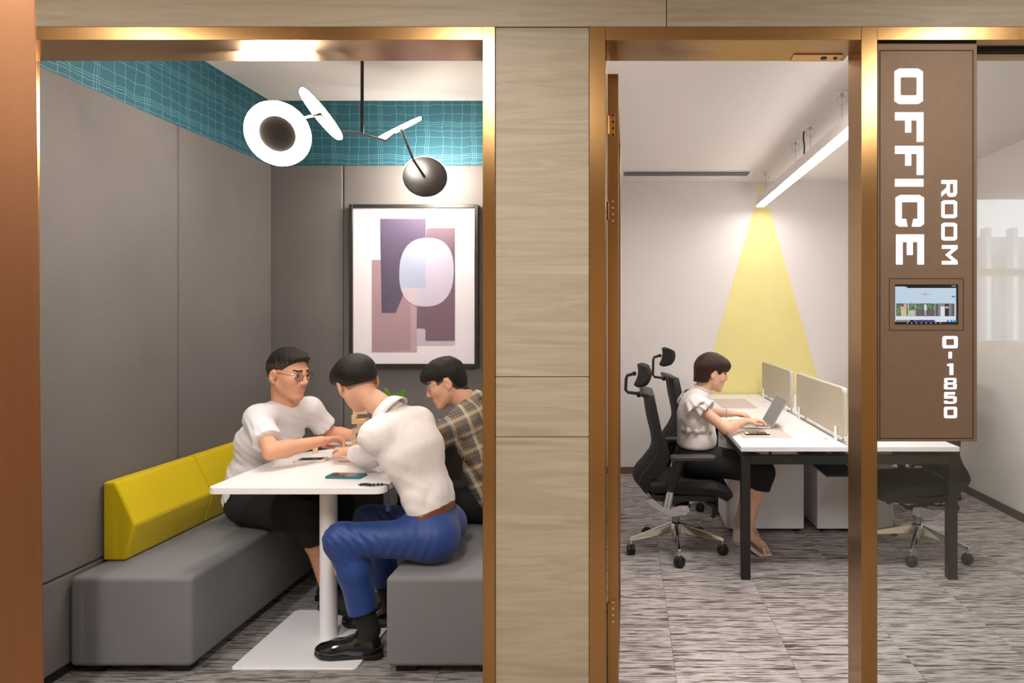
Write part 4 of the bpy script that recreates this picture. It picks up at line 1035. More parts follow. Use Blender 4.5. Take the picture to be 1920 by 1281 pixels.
# ------------------------------------------------------------------ people
def skin(name, col): pmat(name, col, .5, var=.05, nscale=18, sss=.12, spec=.35)
skin('skin_a', (214, 160, 130)); skin('skin_b', (222, 172, 144)); skin('skin_w', (226, 180, 152))
pmat('lips', (196, 130, 114), .45); pmat('eye_white', (226, 222, 218), .3); pmat('eye_dark', (30, 20, 16), .2); pmat('stubble', (158, 124, 104), .7); pmat('hair_fade', (58, 46, 40), .75, var=.15, nscale=120)
def hair_mat(name, c0, c1):
    m, nt, b = base_mat(name); b.inputs['Roughness'].default_value = .5; b.inputs['Specular IOR Level'].default_value = .35
    n = N(nt, 'ShaderNodeTexNoise'); n.inputs['Scale'].default_value = 75; n.inputs['Detail'].default_value = 6
    nt.links.new(coords(nt, (4.2, 4.2, .45)), n.inputs['Vector'])
    r = ramp(nt, [(.35, srgb(*c0)), (.7, srgb(*c1))]); nt.links.new(n.outputs['Fac'], r.inputs[0]); nt.links.new(r.outputs[0], b.inputs['Base Color'])
    bp = N(nt, 'ShaderNodeBump'); bp.inputs['Strength'].default_value = .9; bp.inputs['Distance'].default_value = .004
    nt.links.new(n.outputs['Fac'], bp.inputs['Height']); nt.links.new(bp.outputs[0], b.inputs['Normal'])
hair_mat('hair_black', (10, 9, 8), (34, 26, 21)); hair_mat('hair_brown', (28, 16, 10), (66, 38, 24))
SK, LP, EW, ED, BR = 0, 1, 2, 3, 4      # body material slots: skin, lips, eye white, eye dark, brow/hair

def add_head(S, T, soft=0.0, ear=True, lash=False):
    e = dict(T=T)
    S.ell((-.012, 0, .028), (.096, .077, .090), k=.02, **e)
    S.ell((.024, 0, -.030), (.066, .060, .084), k=.035, **e)
    for sg in (-1, 1):
        S.cone((-.002, sg*.052, -.050), (.062, sg*.016, -.104), .017, .015, k=.03, **e)
        S.ell((.052, sg*.040, -.022), (.030, .024, .026), k=.025, **e)
    S.ell((.072, 0, -.104), (.018, .024, .016), k=.02, **e)
    S.ell((.070, 0, -.064), (.026, .030, .024), k=.02, **e)                     # muzzle
    S.cone((.078, -.026, .026), (.078, .026, .026), .012, .012, k=.02, **e)     # brow ridge
    for sg in (-1, 1): S.ell((.100, sg*.033, .004), (.020, .020, .013), k=.014, mode='sub', **e)
    S.cone((.090, 0, .014), (.107, 0, -.028), .0075, .0115, k=.012, **e)
    for sg in (-1, 1): S.ell((.098, sg*.0125, -.034), (.011, .0085, .008), k=.007, **e)
    S.ell((.0888, 0, -.0575), (.0085, .020, .0042), k=.005, mat=LP, **e)
    S.ell((.0872, 0, -.0668), (.0085, .017, .0048), k=.005, mat=LP, **e)
    S.ell((.0975, 0, -.0622), (.006, .019, .0014), k=.003, mode='sub', **e)
    for sg in (-1, 1):
        S.ell((.0785, sg*.033, .003), (.0122, .0128, .0056), k=.003, mat=EW, **e)
        S.ell((.0872, sg*.033, .0032), (.0045, .0060, .0058), k=.001, mat=ED, **e)
        S.cone((.0868, sg*.020, .0085), (.0795, sg*.047, .0065), .0034, .0026, k=.002, mat=ED if lash else SK, **e)
        S.cone((.087, sg*.020, -.0055), (.081, sg*.046, -.0045), .003, .002, k=.003, **e)
        if ear:
            Re = np.array(Matrix.Rotation(.18, 3, 'Y'))
            S.ell((-.014, sg*.083, -.006), (.020, .0085, .032), R=Re, k=.006, **e)
            S.ell((-.008, sg*.092, -.004), (.011, .0075, .019), R=Re, k=.003, mode='sub', **e)
            S.ell((-.006, sg*.0805, -.035), (.008, .0065, .010), k=.006, **e)

def add_hand(S, wrist, d, n, thumb, curl=(.35, .5, .35), sc=1.0, spread=.10, tcurl=.5, per=None, mat=0):
    """wrist point, pointing direction d, palm normal n (towards what it touches), thumb=+1/-1: thumb on the +side / -side of side = n x d"""
    d = np.array(d, float); d /= np.linalg.norm(d); n = np.array(n, float); n = n-d*(n@d); n /= np.linalg.norm(n); sd = np.cross(n, d)*thumb
    w = np.array(wrist, float)
    S.cone(w, w+d*.045*sc, .019*sc, .016*sc, k=.012, side=sd, q=1.6, mat=mat)
    S.cone(w+d*.03*sc, w+d*.082*sc, .0145*sc, .0125*sc, k=.012, side=sd, q=2.65, mat=mat)
    lens = (.074, .082, .076, .060); offs = (.029, .0095, -.0105, -.029)
    for i in range(4):
        c = curl if per is None else per[i]
        b = w + d*(.082, .086, .083, .075)[i]*sc + sd*offs[i]*sc
        ang = 0; dd = d + sd*spread*(1.5-i)/1.5; dd /= np.linalg.norm(dd); p = b - dd*.012*sc; pts = [p, b]; L = lens[i]*sc
        for seg, cc in zip((.46, .30, .24), c):
            ang += cc; v = dd*math.cos(ang) + n*math.sin(ang); pts.append(pts[-1]+v*L*seg)
        S.chain(pts, [x*sc for x in (.0098, .0094, .0088, .0078, .0066)], k=.003, k0=.008, mat=mat)
    b = w + d*.018*sc + sd*.022*sc; v0 = d*.62 + sd*.62 + n*.35; v0 /= np.linalg.norm(v0)
    v1 = d*.86 + sd*.25*(1-tcurl) + n*.25*(.5+tcurl); v1 /= np.linalg.norm(v1); v2 = d*.9 - sd*.1*tcurl + n*.3*tcurl; v2 /= np.linalg.norm(v2)
    p1 = b + v0*.040*sc; p2 = p1 + v1*.032*sc; p3 = p2 + v2*.026*sc
    S.chain([b, p1, p2, p3], [x*sc for x in (.014, .0118, .0100, .0078)], k=.006, k0=.014, mat=mat)
def unit(v): v = np.array(v, float); return v/np.linalg.norm(v)
def add_arm(S, sh, el, wr, r=(.047, .040, .026), k=.02, mat=0):
    S.cone(sh, el, r[0], r[1]*.93, k=.03, mat=mat)
    m = lerp(el, wr, .28); S.cone(el, m, r[1]*.95, r[1]*1.02, k=k, mat=mat); S.cone(m, wr, r[1]*1.02, r[2], k=k, mat=mat)
def add_leg(S, hip, kn, an, r=(.078, .055, .036), k=.03, mat=0, calf=1.0, back=None):
    S.cone(hip, kn, r[0], r[1], k=.04, mat=mat)
    m = lerp(kn, an, .30); 
    if back is not None: m = m + np.array(back)*.018
    S.cone(kn, m, r[1]*.92, r[1]*.98*calf, k=k, mat=mat); S.cone(m, an, r[1]*.98*calf, r[2], k=k, mat=mat)
def torso_side(J): return unit(np.array(J['shL'])-np.array(J['shR']))
def add_torso(S, J, g=0.0, w=1.0, k=.05, mat=0, upper=True, lower=True, belly=.0):
    sd = torso_side(J); hs = unit(np.array(J['hipL'])-np.array(J['hipR']))
    pv, nk = np.array(J['pelvis']), np.array(J['neck']); sh = (np.array(J['shL'])+np.array(J['shR']))/2
    wa = np.array(J.get('waist', lerp(pv, sh, .38))); ch = np.array(J.get('chest', lerp(pv, sh, .72)))
    if lower:
        S.cone(pv, wa, .098*w+g, .086*w+g+belly, k=k, mat=mat, side=hs, q=1.50)
    S.cone(wa, ch, .086*w+g+belly, .100*w+g, k=k, mat=mat, side=sd, q=1.48)
    if upper:
        S.cone(ch, lerp(ch, sh, .85), .100*w+g, .078*w+g, k=k, mat=mat, side=sd, q=1.62)
        for q in ('shL', 'shR'): S.cone(lerp(nk, sh, .45), lerp(J[q], sh, .10), .046*w+g, .049*w+g, k=.04, mat=mat)

def bounds(pts, pad): q = np.array([np.array(p, float) for p in pts]); return q.min(0)-pad, q.max(0)+pad
def field(pts, pad, h): lo, hi = bounds(pts, pad); return Field(lo, hi, h)
def cutz(S, T, fn, k=.004):
    """keep only what lies above the local line z > fn(x, y)"""
    S.op(lambda X, Y, Z: (lambda q: (q[2]-fn(q[0], q[1]))*T.s*.8)(T.inv(X, Y, Z)), S.lo, S.lo+S.h*S.n, k, 0, 'sub')
def paint(S, fn, T, mat):
    def f(X, Y, Z):
        x, y, z = T.inv(X, Y, Z); return np.where(fn(x, y, z), -1, 1)
    lo, hi = T.box((-.16, -.16, -.16), (.16, .16, .16)); sl, g = S._sub(lo, hi); d = f(*g); L = S.L[sl]; L[(d < 0) & (L == 0)] = mat
def folds(S, dirs, amp, fq, wob=.6, mask=None):
    """soft cloth folds: warped waves added to the distance field"""
    d0, d1 = unit(dirs[0]), unit(dirs[1])
    def fn(X, Y, Z):
        a = X*f32(d0[0])+Y*f32(d0[1])+Z*f32(d0[2]); b = X*f32(d1[0])+Y*f32(d1[1])+Z*f32(d1[2])
        w = (1-2*np.abs(np.sin(a*fq*.5 + wob*1.6*np.sin(b*fq*.33+1.3) + .9*np.sin(a*fq*.31))))*.6*(.6+.4*np.sin(b*fq*.21+a*fq*.13)) + .3*np.sin(a*fq*1.7+b*fq*.8+2)
        w = w*f32(amp)
        return w if mask is None else w*mask(X, Y, Z)
    S.every(fn)
def box_mask(lo, hi, soft=.05):
    def m(X, Y, Z):
        r = 1.0
        for v, a, b in ((X, lo[0], hi[0]), (Y, lo[1], hi[1]), (Z, lo[2], hi[2])): r = r*np.clip((v-a)/soft, 0, 1)*np.clip((b-v)/soft, 0, 1)
        return r
    return m
def wire(pts, r, name, mat, parent, n=24, seg=6): return MB().tube(spline(pts, n), r, seg).build(name, mat, parent)
def body_mesh(S, root, skinm, hairm, fade='stubble'): return S.mesh('body', [skinm, 'lips', 'eye_white', 'eye_dark', hairm, fade], root)
def make_body(J, T, h, hands, soft=1.0, w=1.0, arm=(.046, .039, .026), leg=(.075, .054, .036), lash=False, fade=None, feet=False):
    T.c  # head frame
    pts = [T.pt((0, 0, .14)), T.pt((.13, 0, 0)), T.pt((-.12, 0, 0))] + [J[k] for k in J]
    for k, v in hands.items(): pts.append(np.array(J['wr'+k]) + unit(v['d'])*.19)
    for q in 'LR': pts.append(J['to'+q])
    S = field(pts, .11, h)
    add_torso(S, J, w=w)
    for q in 'LR':
        S.ell(J['sh'+q], .052*w, k=.04); add_arm(S, J['sh'+q], J['el'+q], J['wr'+q], arm)
        add_leg(S, J['hip'+q], J['kn'+q], J['an'+q], leg)
        if feet:
            S.cone(J['an'+q], lerp(J['an'+q], J['to'+q], .72), leg[2]*.95, .024, k=.02); S.cone(lerp(J['an'+q], J['to'+q], .72), J['to'+q], .024, .015, k=.02)
        else:      # foot inside a shoe
            hl = A_(*J['an'+q][:2], J['to'+q][2]+.018); S.cone(J['an'+q], hl, leg[2]*.9, .024, k=.01); S.cone(hl, lerp(hl, J['to'+q], .62), .024, .014, k=.01)
    hb = T.pt((-.030, 0, -.045)); S.cone(hb, lerp(hb, J['neck'], .55), .053*w, .052*w, k=.025); S.cone(lerp(hb, J['neck'], .5), J['neck'], .052*w, .060*w, k=.03)
    for k, v in hands.items():
        v = dict(v); add_hand(S, J['wr'+k], v.pop('d'), v.pop('n'), v.pop('thumb'), **v)
    add_head(S, T, lash=lash)
    paint(S, lambda x, y, z: (np.abs(z-(.0265+.0*x)) < .0036-.0018*np.clip((np.abs(y)-.03)/.018, 0, 1)) & (np.abs(y) > .013) & (np.abs(y) < .048) & (x > .05), T, BR)
    if fade: paint(S, fade, T, 5)
    return S

# ================================================================== man in the white T-shirt
pmat('tshirt_white', (226, 224, 228), .9, bump=.35, bscale=14, bstretch=(1.2, 1.2, .6), bdist=.010); pmat('shorts_black', (22, 23, 28), .9, bump=.1)
T1 = Frame((-1.727, 3.375, 1.166), (.955, -.29, -.10), (.05, 0, 1), 1.04)
J1 = dict(pelvis=A_(-1.94, 3.43, .525), waist=A_(-1.920, 3.43, .65), chest=A_(-1.855, 3.43, .83), neck=A_(-1.765, 3.42, 1.015),
          shR=A_(-1.825, 3.275, .955), shL=A_(-1.715, 3.575, .958), elR=A_(-1.665, 3.10, .825), wrR=A_(-1.515, 3.275, .842),
          elL=A_(-1.64, 3.67, .805), wrL=A_(-1.47, 3.66, .800), hipR=A_(-1.90, 3.345, .503), hipL=A_(-1.88, 3.52, .503),
          knR=A_(-1.525, 3.20, .475), knL=A_(-1.50, 3.43, .475), anR=A_(-1.468, 3.27, .095), anL=A_(-1.545, 3.41, .095), toR=A_(-1.285, 3.22, .03), toL=A_(-1.36, 3.38, .03))
man1 = thing('person', 'man in a white T-shirt on the left bench, reaching to the wooden tower', 'person', (-1.93, 3.43, 0), 'people at the booth table')
S = make_body(J1, T1, .0036, {'R': dict(d=A_(.10, .165, -.01), n=A_(.35, -.1, -.9), thumb=-1, per=[(.05, .15, .1), (.45, .6, .4), (.55, .7, .5), (.6, .75, .5)], tcurl=.6),
                             'L': dict(d=A_(.12, .03, -.01), n=A_(0, 0, -1), thumb=1, curl=(.12, .15, .1))},
              fade=lambda x, y, z: (z > np.interp(x, [-.1, -.02, .05, .08], [-.035, .012, .048, .075])) & (x < .072) & (np.abs(y) < .0745))
b1 = body_mesh(S, man1, 'skin_a', 'hair_black')
H = field([T1.pt((x, y, z)) for x in (-.12, .1) for y in (-.1, .1) for z in (-.03, .14)], .02, .0045)
H.ell((-.012, 0, .0285), (.0982, .0792, .0925), T=T1, k=.0, mat=1); H.ell((-.010, 0, .044), (.099, .0785, .088), T=T1, k=.012); H.ell((.020, 0, .080), (.080, .066, .044), T=T1, k=.025)
cutz(H, T1, lambda x, y: np.interp(x, [-.11, -.045, -.02, .03, .05, .075, .10], [-.045, -.02, .026, .026, .050, .072, .088]), .003)
paint(H, lambda x, y, z: z < np.interp(x, [-.11, -.03, .05], [.030, .050, .062]) + .010*np.sin(x*300+y*200), T1, 1)
H.every(lambda x, y, z: .0016*np.sin(170*x+60*z)*np.sin(190*y+30*x), T1)
H.mesh('hair', ['hair_black', 'hair_fade'], man1)
C = field([J1[k] for k in ('pelvis', 'neck', 'shR', 'shL', 'elR', 'elL')], .17, .0055)
add_torso(C, J1, g=.012, w=.94, belly=.002)
C.cone(J1['pelvis'] + A_(0, 0, .02), J1['waist'], .112, .100, k=.04, side=unit(J1['hipL']-J1['hipR']), q=1.35)
for q in 'LR':
    e = lerp(J1['sh'+q], J1['el'+q], .70); C.ell(J1['sh'+q], .058, k=.05); C.cone(J1['sh'+q], e, .058, .066, k=.03, cap=True)
folds(C, ((.5, .3, 1), (1, -.3, 0)), .0050, 95, mask=box_mask((-2.2, 3.0, .42), (-1.4, 3.9, .98)))
C.cone(lerp(J1['neck'], T1.c, .0)-A_(0, 0, .012), T1.pt((-.03, 0, -.03)), .062, .066, k=.006, mode='sub')
C.half((0, 0, .435), (0, 0, -1), k=.01)
C.mesh('t_shirt', ['tshirt_white'], man1, smooth=5)
C = field([J1[k] for k in ('pelvis', 'hipL', 'hipR', 'knL', 'knR')] + [A_(-1.55, 3.2, .36)], .15, .007)
C.cone(J1['pelvis'], J1['pelvis']+A_(0, 0, .05), .118, .112, k=.04, side=A_(0, 1, 0), q=1.4)
for q in 'LR':
    C.cone(J1['hip'+q], J1['kn'+q], .096, .078, k=.05); C.cone(J1['kn'+q], lerp(J1['kn'+q], J1['an'+q], .28), .076, .074, k=.03, cap=True)
C.mesh('shorts', ['shorts_black'], man1)
def shoe(root, heel, fwd, mat, solemat, L=.285, up=True, z0=.0):
    T = Frame((heel[0], heel[1], z0), fwd, (0, 0, 1), L/.285)
    S = field([T.pt(p) for p in ((-.01, -.06, 0), (.30, .06, .12), (.30, -.06, .12), (-.01, .06, .12))], .012, .0042)
    S.cone((.045, 0, .045), (.10, 0, .052), .037, .040, T=T, k=.02)
    S.cone((.10, 0, .048), (.19, 0, .036), .040, .036, T=T, k=.03, side=(0, 1, 0), q=1.12)
    S.ell((.222, 0, .034), (.060, .044, .026), T=T, k=.03)
    S.cone((.055, 0, .05), (.068, 0, .098), .036, .041, T=T, k=.02)
    S.cone((.058, 0, .085), (.075, 0, .14), .034, .040, T=T, k=.004, mode='sub')
    S.cone((.085, -.02, .082), (.145, -.0, .070), .006, .004, T=T, k=.008)
    cutz(S, T, lambda x, y: .016 + 0*x, .002)
    o = S.mesh('shoe', [mat], root)
    out = [(-.003, 0), (.005, .022), (.03, .035), (.09, .034), (.15, .041), (.20, .047), (.245, .042), (.275, .024), (.284, 0)]
    out = out + [(x, -y) for x, y in out[-2:0:-1]]
    def fn(a, b, d):
        lift = max(0, (a-.19)/.1)**2*.014
        return T.pt((a, b, d+lift))
    MB().prism(out, fn, .006, .020).build('sole', solemat, o)
    MB().prism([(x, y) for x, y in out if x < .085] , lambda a, b, d: T.pt((a, b, d)), .0005, .008).build('heel', solemat, o)
    return o
pmat('leather_black', (14, 14, 17), .16, coat=.5); pmat('sole_black', (16, 18, 20), .5); pmat('canvas_dark', (40, 42, 46), .8)
for q, f, z in (('R', (.95, -.3, 0), .0095), ('L', (.95, -.12, 0), 0)): shoe(man1, J1['an'+q] - unit(f)*.06, f, 'canvas_dark', 'sole_black', .27, z0=z)
pmat('wire_gold', (190, 160, 120), .3, metal=1.0); pmat('wire_dark', (40, 36, 34), .35, metal=.8)
def glasses(root, T, mat, r=.0011):
    g = MB()
    for sg in (-1, 1):
        pts = [(.100 - .25*max(0, abs(sg*.033+.021*math.cos(a))-.03)*.8, sg*.033+.022*math.cos(a), -.002+.018*math.sin(a)) for a in [2*math.pi*k/20 for k in range(21)]]
        g.tube([T.pt(p) for p in pts], r, 5)
        g.tube([T.pt(p) for p in ((.093, sg*.054, .006), (.085, sg*.068, .008), (.0, sg*.081, .013), (-.02, sg*.081, .0))], r, 5)
    g.tube([T.pt(p) for p in ((.100, -.012, .003), (.104, 0, .006), (.100, .012, .003))], r, 5)
    o = g.build('glasses', mat, root)
    for sg in (-1, 1):
        q = [(.0995 - .25*max(0, abs(sg*.033+.021*math.cos(a))-.03)*.8, sg*.033+.021*math.cos(a), -.002+.017*math.sin(a)) for a in [2*math.pi*k/20 for k in range(20)]]
        MB().add([T.pt(p) for p in q], [tuple(range(20))]).build('lens', 'lens', o)
glasses(man1, T1, 'wire_dark')

# ================================================================== man in the white shirt and blue trousers
def shirt_mat():
    pmat('shirt_white', (232, 226, 226), .8, bump=.55, bscale=16, bstretch=(1.3, 1.3, .55), bdist=.012)
shirt_mat()
pmat('trousers_blue', (14, 54, 122), .55, sheen=.15, var=.06, nscale=200, bump=.1, bscale=900); pmat('belt_brown', (104, 50, 30), .4, coat=.2, var=.15, nscale=40); pmat('belt_loop', (20, 46, 104), .7)
pmat('sock_black', (26, 26, 28), .95, bump=.5, bscale=220, bstretch=(3, 3, .2))
T2 = Frame((-1.232, 3.02, 1.158), (-.56, .76, -.34), (-.34, .16, .92), 1.0)
J2 = dict(pelvis=A_(-.862, 2.935, .533), waist=A_(-.880, 2.94, .66), chest=A_(-.955, 2.955, .85), neck=A_(-1.055, 2.975, 1.015),
          shL=A_(-1.072, 2.828, .948), shR=A_(-.985, 3.12, .962), elL=A_(-1.185, 3.040, .812), wrL=A_(-1.340, 3.22, .800),
          elR=A_(-1.125, 3.20, .815), wrR=A_(-1.28, 3.37, .800), hipL=A_(-.825, 2.845, .5005), hipR=A_(-.84, 3.03, .5005),
          knL=A_(-1.210, 2.80, .515), knR=A_(-1.215, 3.12, .500), anL=A_(-1.098, 2.825, .115), anR=A_(-1.105, 3.105, .115), toL=A_(-1.30, 2.825, .035), toR=A_(-1.30, 3.10, .035))
man2 = thing('person', 'man in a white shirt and blue trousers on the right bench, back to the viewer', 'person', (-.86, 2.93, 0), 'people at the booth table')
S = make_body(J2, T2, .0042, {'L': dict(d=A_(-.10, .11, 0), n=A_(0, 0, -1), thumb=-1, curl=(.15, .25, .2)), 'R': dict(d=A_(-.08, .09, 0), n=A_(0, 0, -1), thumb=1, curl=(.15, .25, .2))},
              fade=lambda x, y, z: (z > -.034) & (x < -.035), w=.86)
b2 = body_mesh(S, man2, 'skin_b', 'hair_black')
H = field([T2.pt((x, y, z)) for x in (-.14, .14) for y in (-.12, .12) for z in (-.06, .16)], .02, .0045)
H.ell((-.010, 0, .046), (.112, .094, .086), T=T2, k=.01); H.ell((.055, .015, .052), (.075, .078, .062), T=T2, k=.03); H.ell((-.055, 0, .015), (.062, .070, .060), T=T2, k=.03)
cutz(H, T2, lambda x, y: np.interp(x, [-.12, -.05, .02, .09, .14], [-.030, -.020, .012, .022, .015]), .012)
H.mesh('hair', ['hair_black'], man2)
C = field([J2[k] for k in ('pelvis', 'neck', 'shR', 'shL', 'elR', 'elL', 'wrL', 'wrR')], .15, .004)
up2 = unit(J2['neck']-J2['pelvis']); wb2 = A_(-.868, 2.938, .588); hs2 = unit(J2['hipL']-J2['hipR'])
add_torso(C, J2, g=.010, w=.90, lower=False); C.cone(J2['shL'], J2['shR'], .046, .046, k=.06)
bk = unit(np.cross(hs2, up2)); bk = bk if bk[0] > 0 else -bk
C.ell(A_(-1.005, 2.965, .895) + bk*.030, (.165, .075, .12), R=np.stack([torso_side(J2), np.cross(up2, torso_side(J2)), up2], 1), k=.07)
C.cone(wb2 - up2*.03, J2['waist'], .098, .094, k=.04, side=hs2, q=1.40)
for q in 'LR':
    C.cone(J2['neck']-up2*.02, J2['sh'+q], .046, .047, k=.05); C.cone(J2['sh'+q], J2['el'+q], .051, .050, k=.05)
    C.cone(J2['el'+q], lerp(J2['el'+q], J2['wr'+q], .80), .053, .038, k=.025, cap=True)
up2 = unit(J2['neck']-J2['pelvis'])
folds(C, ((.3, .75, .30), up2), .0050, 70, wob=.8, mask=box_mask((-1.3, 2.6, .52), (-.6, 3.4, .90), .14))
folds(C, ((.7, .5, .6), (0, 1, 0)), .0050, 130, wob=.6, mask=box_mask((-1.45, 2.6, .70), (-1.05, 3.4, 1.0), .06))
C.half(wb2 - up2*.004, -up2, k=.006)
C.mesh('shirt', ['shirt_white'], man2, smooth=9)
C = field([J2[k] for k in ('pelvis', 'hipL', 'hipR', 'knL', 'knR', 'anL', 'anR')] + [wb2], .17, .0052)
C.cone(J2['pelvis'] - A_(.0, 0, .008), wb2 + up2*.02, .118, .104, k=.04, side=hs2, q=1.38, cap=True)
for q in 'LR':
    C.ell(J2['hip'+q] + A_(.004, 0, .004), (.096, .092, .088), k=.04)
    C.cone(J2['hip'+q], J2['kn'+q], .088, .066, k=.05); hm = lerp(J2['kn'+q], J2['an'+q], .775)
    C.cone(J2['kn'+q], lerp(J2['kn'+q], J2['an'+q], .35) + A_(.016, 0, 0), .066, .064, k=.03); C.cone(lerp(J2['kn'+q], J2['an'+q], .35) + A_(.016, 0, 0), hm, .064, .060, k=.03, cap=True)
folds(C, ((1, .2, .9), (0, 1, 0)), .0060, 110, wob=.7, mask=box_mask((-1.32, 2.6, .40), (-1.0, 3.3, .60), .05))
folds(C, ((1, .2, -.5), (0, 1, .3)), .0060, 95, wob=.7, mask=box_mask((-1.05, 2.6, .42), (-.78, 3.3, .60), .06))
C.mesh('trousers', ['trousers_blue'], man2)
C = field([wb2], .24, .0045)
C.cone(J2['pelvis'] - A_(.0, 0, .008), wb2 + up2*.02, .122, .109, k=.0, side=hs2, q=1.38); C.half(wb2 + up2*.016, up2, .002); C.half(wb2 - up2*.018, -up2, .002)
bl = C.mesh('belt', ['belt_brown'], man2)
for q in 'LR':
    hm = lerp(J2['kn'+q], J2['an'+q], .72)
    C = field([hm, J2['an'+q] + A_(0, 0, -.04)], .07, .005); C.cone(hm, J2['an'+q], .050, .040, k=.01); C.cone(J2['an'+q], J2['an'+q]-A_(.01, 0, .045), .040, .038, k=.02); C.mesh('sock', ['sock_black'], man2)
shoe(man2, (-1.043, 2.825), (-1, -.02, 0), 'leather_black', 'sole_black', .288, z0=.0095)
shoe(man2, (-1.05, 3.11), (-1, -.02, 0), 'leather_black', 'sole_black', .288, z0=.0095)

def collar(root, mat, base, top, front, r0, r1, flap, gap=.35):
    """turned-down shirt collar: a stand around the neck with a flap falling outward"""
    ax = Vector(unit(np.array(top)-np.array(base))); fr = Vector(front) - ax*Vector(front).dot(ax); fr.normalize(); sd = ax.cross(fr); L = (Vector(top)-Vector(base)).length
    prof = [(r0, 0), (r0*.97, L*.5), (r1, L), (r1+.006, L*1.05), (r1+.014, L*.9), (r1+flap*.55, L*.9-flap*.5), (r1+flap*.75, L*.9-flap)]
    vv = []; n = 48
    for r, z in prof:
        for k in range(n+1):
            a = gap + (2*math.pi-2*gap)*k/n; dip = .012*math.cos(a)*max(0, r-r1)/flap
            vv.append(Vector(base) + ax*(z - dip) + (fr*math.cos(a)+sd*math.sin(a))*r)
    o = MB().add(vv, [(i*(n+1)+k, i*(n+1)+k+1, (i+1)*(n+1)+k+1, (i+1)*(n+1)+k) for i in range(len(prof)-1) for k in range(n)], True).build('collar', mat, root)
    s_ = o.modifiers.new('thick', 'SOLIDIFY'); s_.thickness = .0025
    return o
collar(man2, 'shirt_white', lerp(J2['neck'], T2.pt((-.03, 0, -.05)), -.08), lerp(J2['neck'], T2.pt((-.03, 0, -.05)), .28), T2.vec((1, 0, -.2)), .070, .059, .046)

# ================================================================== man in the plaid overshirt
def plaid():
    m, nt, b = base_mat('plaid'); b.inputs['Roughness'].default_value = .9
    v = coords(nt, (1, 1, 1), rot=(0, .42, 0)); sp = N(nt, 'ShaderNodeSeparateXYZ'); nt.links.new(v, sp.inputs[0])
    yv = N(nt, 'ShaderNodeMath', operation='MULTIPLY_ADD'); yv.inputs[1].default_value = .55; nt.links.new(sp.outputs[1], yv.inputs[0]); nt.links.new(sp.outputs[0], yv.inputs[2])
    def lines(src, offs, w, per=.085):
        tot = None
        for o in offs:
            a = N(nt, 'ShaderNodeMath', operation='MULTIPLY_ADD'); a.inputs[1].default_value = 1/per; a.inputs[2].default_value = o/per+20; nt.links.new(src, a.inputs[0])
            f = N(nt, 'ShaderNodeMath', operation='PINGPONG'); f.inputs[1].default_value = .5; nt.links.new(a.outputs[0], f.inputs[0])
            l = N(nt, 'ShaderNodeMath', operation='LESS_THAN'); l.inputs[1].default_value = w/per; nt.links.new(f.outputs[0], l.inputs[0])
            if tot is None: tot = l.outputs[0]
            else: t = N(nt, 'ShaderNodeMath', operation='MAXIMUM'); nt.links.new(tot, t.inputs[0]); nt.links.new(l.outputs[0], t.inputs[1]); tot = t.outputs[0]
        return tot
    def mix(fac, c0, c1, amt):
        k = N(nt, 'ShaderNodeMath', operation='MULTIPLY'); k.inputs[1].default_value = amt; nt.links.new(fac, k.inputs[0])
        mx = N(nt, 'ShaderNodeMix', data_type='RGBA'); nt.links.new(k.outputs[0], mx.inputs[0])
        if isinstance(c0, tuple): mx.inputs[6].default_value = c0
        else: nt.links.new(c0, mx.inputs[6])
        mx.inputs[7].default_value = c1; return mx.outputs[2]
    U, Z = yv.outputs[0], sp.outputs[2]
    c = mix(lines(U, (.0,), .018), srgb(138, 118, 92), srgb(96, 98, 100), .75)
    c = mix(lines(Z, (.03,), .016), c, srgb(104, 98, 92), .55)
    for s_ in (U, Z): c = mix(lines(s_, (.040, .026), .0016), c, srgb(62, 54, 48), .7)
    for s_ in (U, Z): c = mix(lines(s_, (.060, .066, .072), .0013), c, srgb(222, 212, 190), .85)
    nt.links.new(c, b.inputs['Base Color'])
plaid(); pmat('trousers_black', (18, 18, 21), .85); pmat('tee_grey', (70, 76, 92), .9)
T3 = Frame((-.944, 3.46, 1.112), (-.92, -.20, -.36), (-.34, 0, .93), .98)
J3 = dict(pelvis=A_(-.675, 3.47, .525), waist=A_(-.70, 3.475, .66), chest=A_(-.755, 3.48, .83), neck=A_(-.825, 3.48, .995),
          shL=A_(-.805, 3.315, .940), shR=A_(-.765, 3.655, .950), elL=A_(-1.00, 3.345, .815), wrL=A_(-1.19, 3.505, .812), elR=A_(-1.0, 3.80, .815), wrR=A_(-1.20, 3.83, .805),
          hipL=A_(-.70, 3.385, .501), hipR=A_(-.70, 3.56, .501), knL=A_(-1.10, 3.39, .495), knR=A_(-1.10, 3.60, .495), anL=A_(-1.055, 3.42, .10), anR=A_(-1.055, 3.62, .10), toL=A_(-1.22, 3.40, .03), toR=A_(-1.22, 3.62, .03))
man3 = thing('person', 'man in glasses and a brown plaid overshirt at the far end of the right bench', 'person', (-.68, 3.47, 0), 'people at the booth table')
S = make_body(J3, T3, .0035, {'L': dict(d=A_(-.12, .05, .01), n=A_(0, 0.2, -1), thumb=-1, curl=(.15, .25, .2)), 'R': dict(d=A_(-.12, .0, 0), n=A_(0, 0, -1), thumb=1, curl=(.15, .25, .2))}, w=.97,
              fade=lambda x, y, z: (z > np.interp(x, [-.1, -.04, .0, .045], [-.075, -.05, .012, .0])) & (x < .042) & (np.abs(y) < .0755))
body_mesh(S, man3, 'skin_b', 'hair_black', 'hair_fade')
H = field([T3.pt((x, y, z)) for x in (-.13, .13) for y in (-.11, .11) for z in (-.09, .16)], .02, .0042)
H.ell((-.012, 0, .046), (.107, .088, .088), T=T3, k=.01); H.ell((.062, 0, .066), (.056, .070, .042), T=T3, k=.03); H.ell((.0, 0, .092), (.08, .068, .042), T=T3, k=.03)
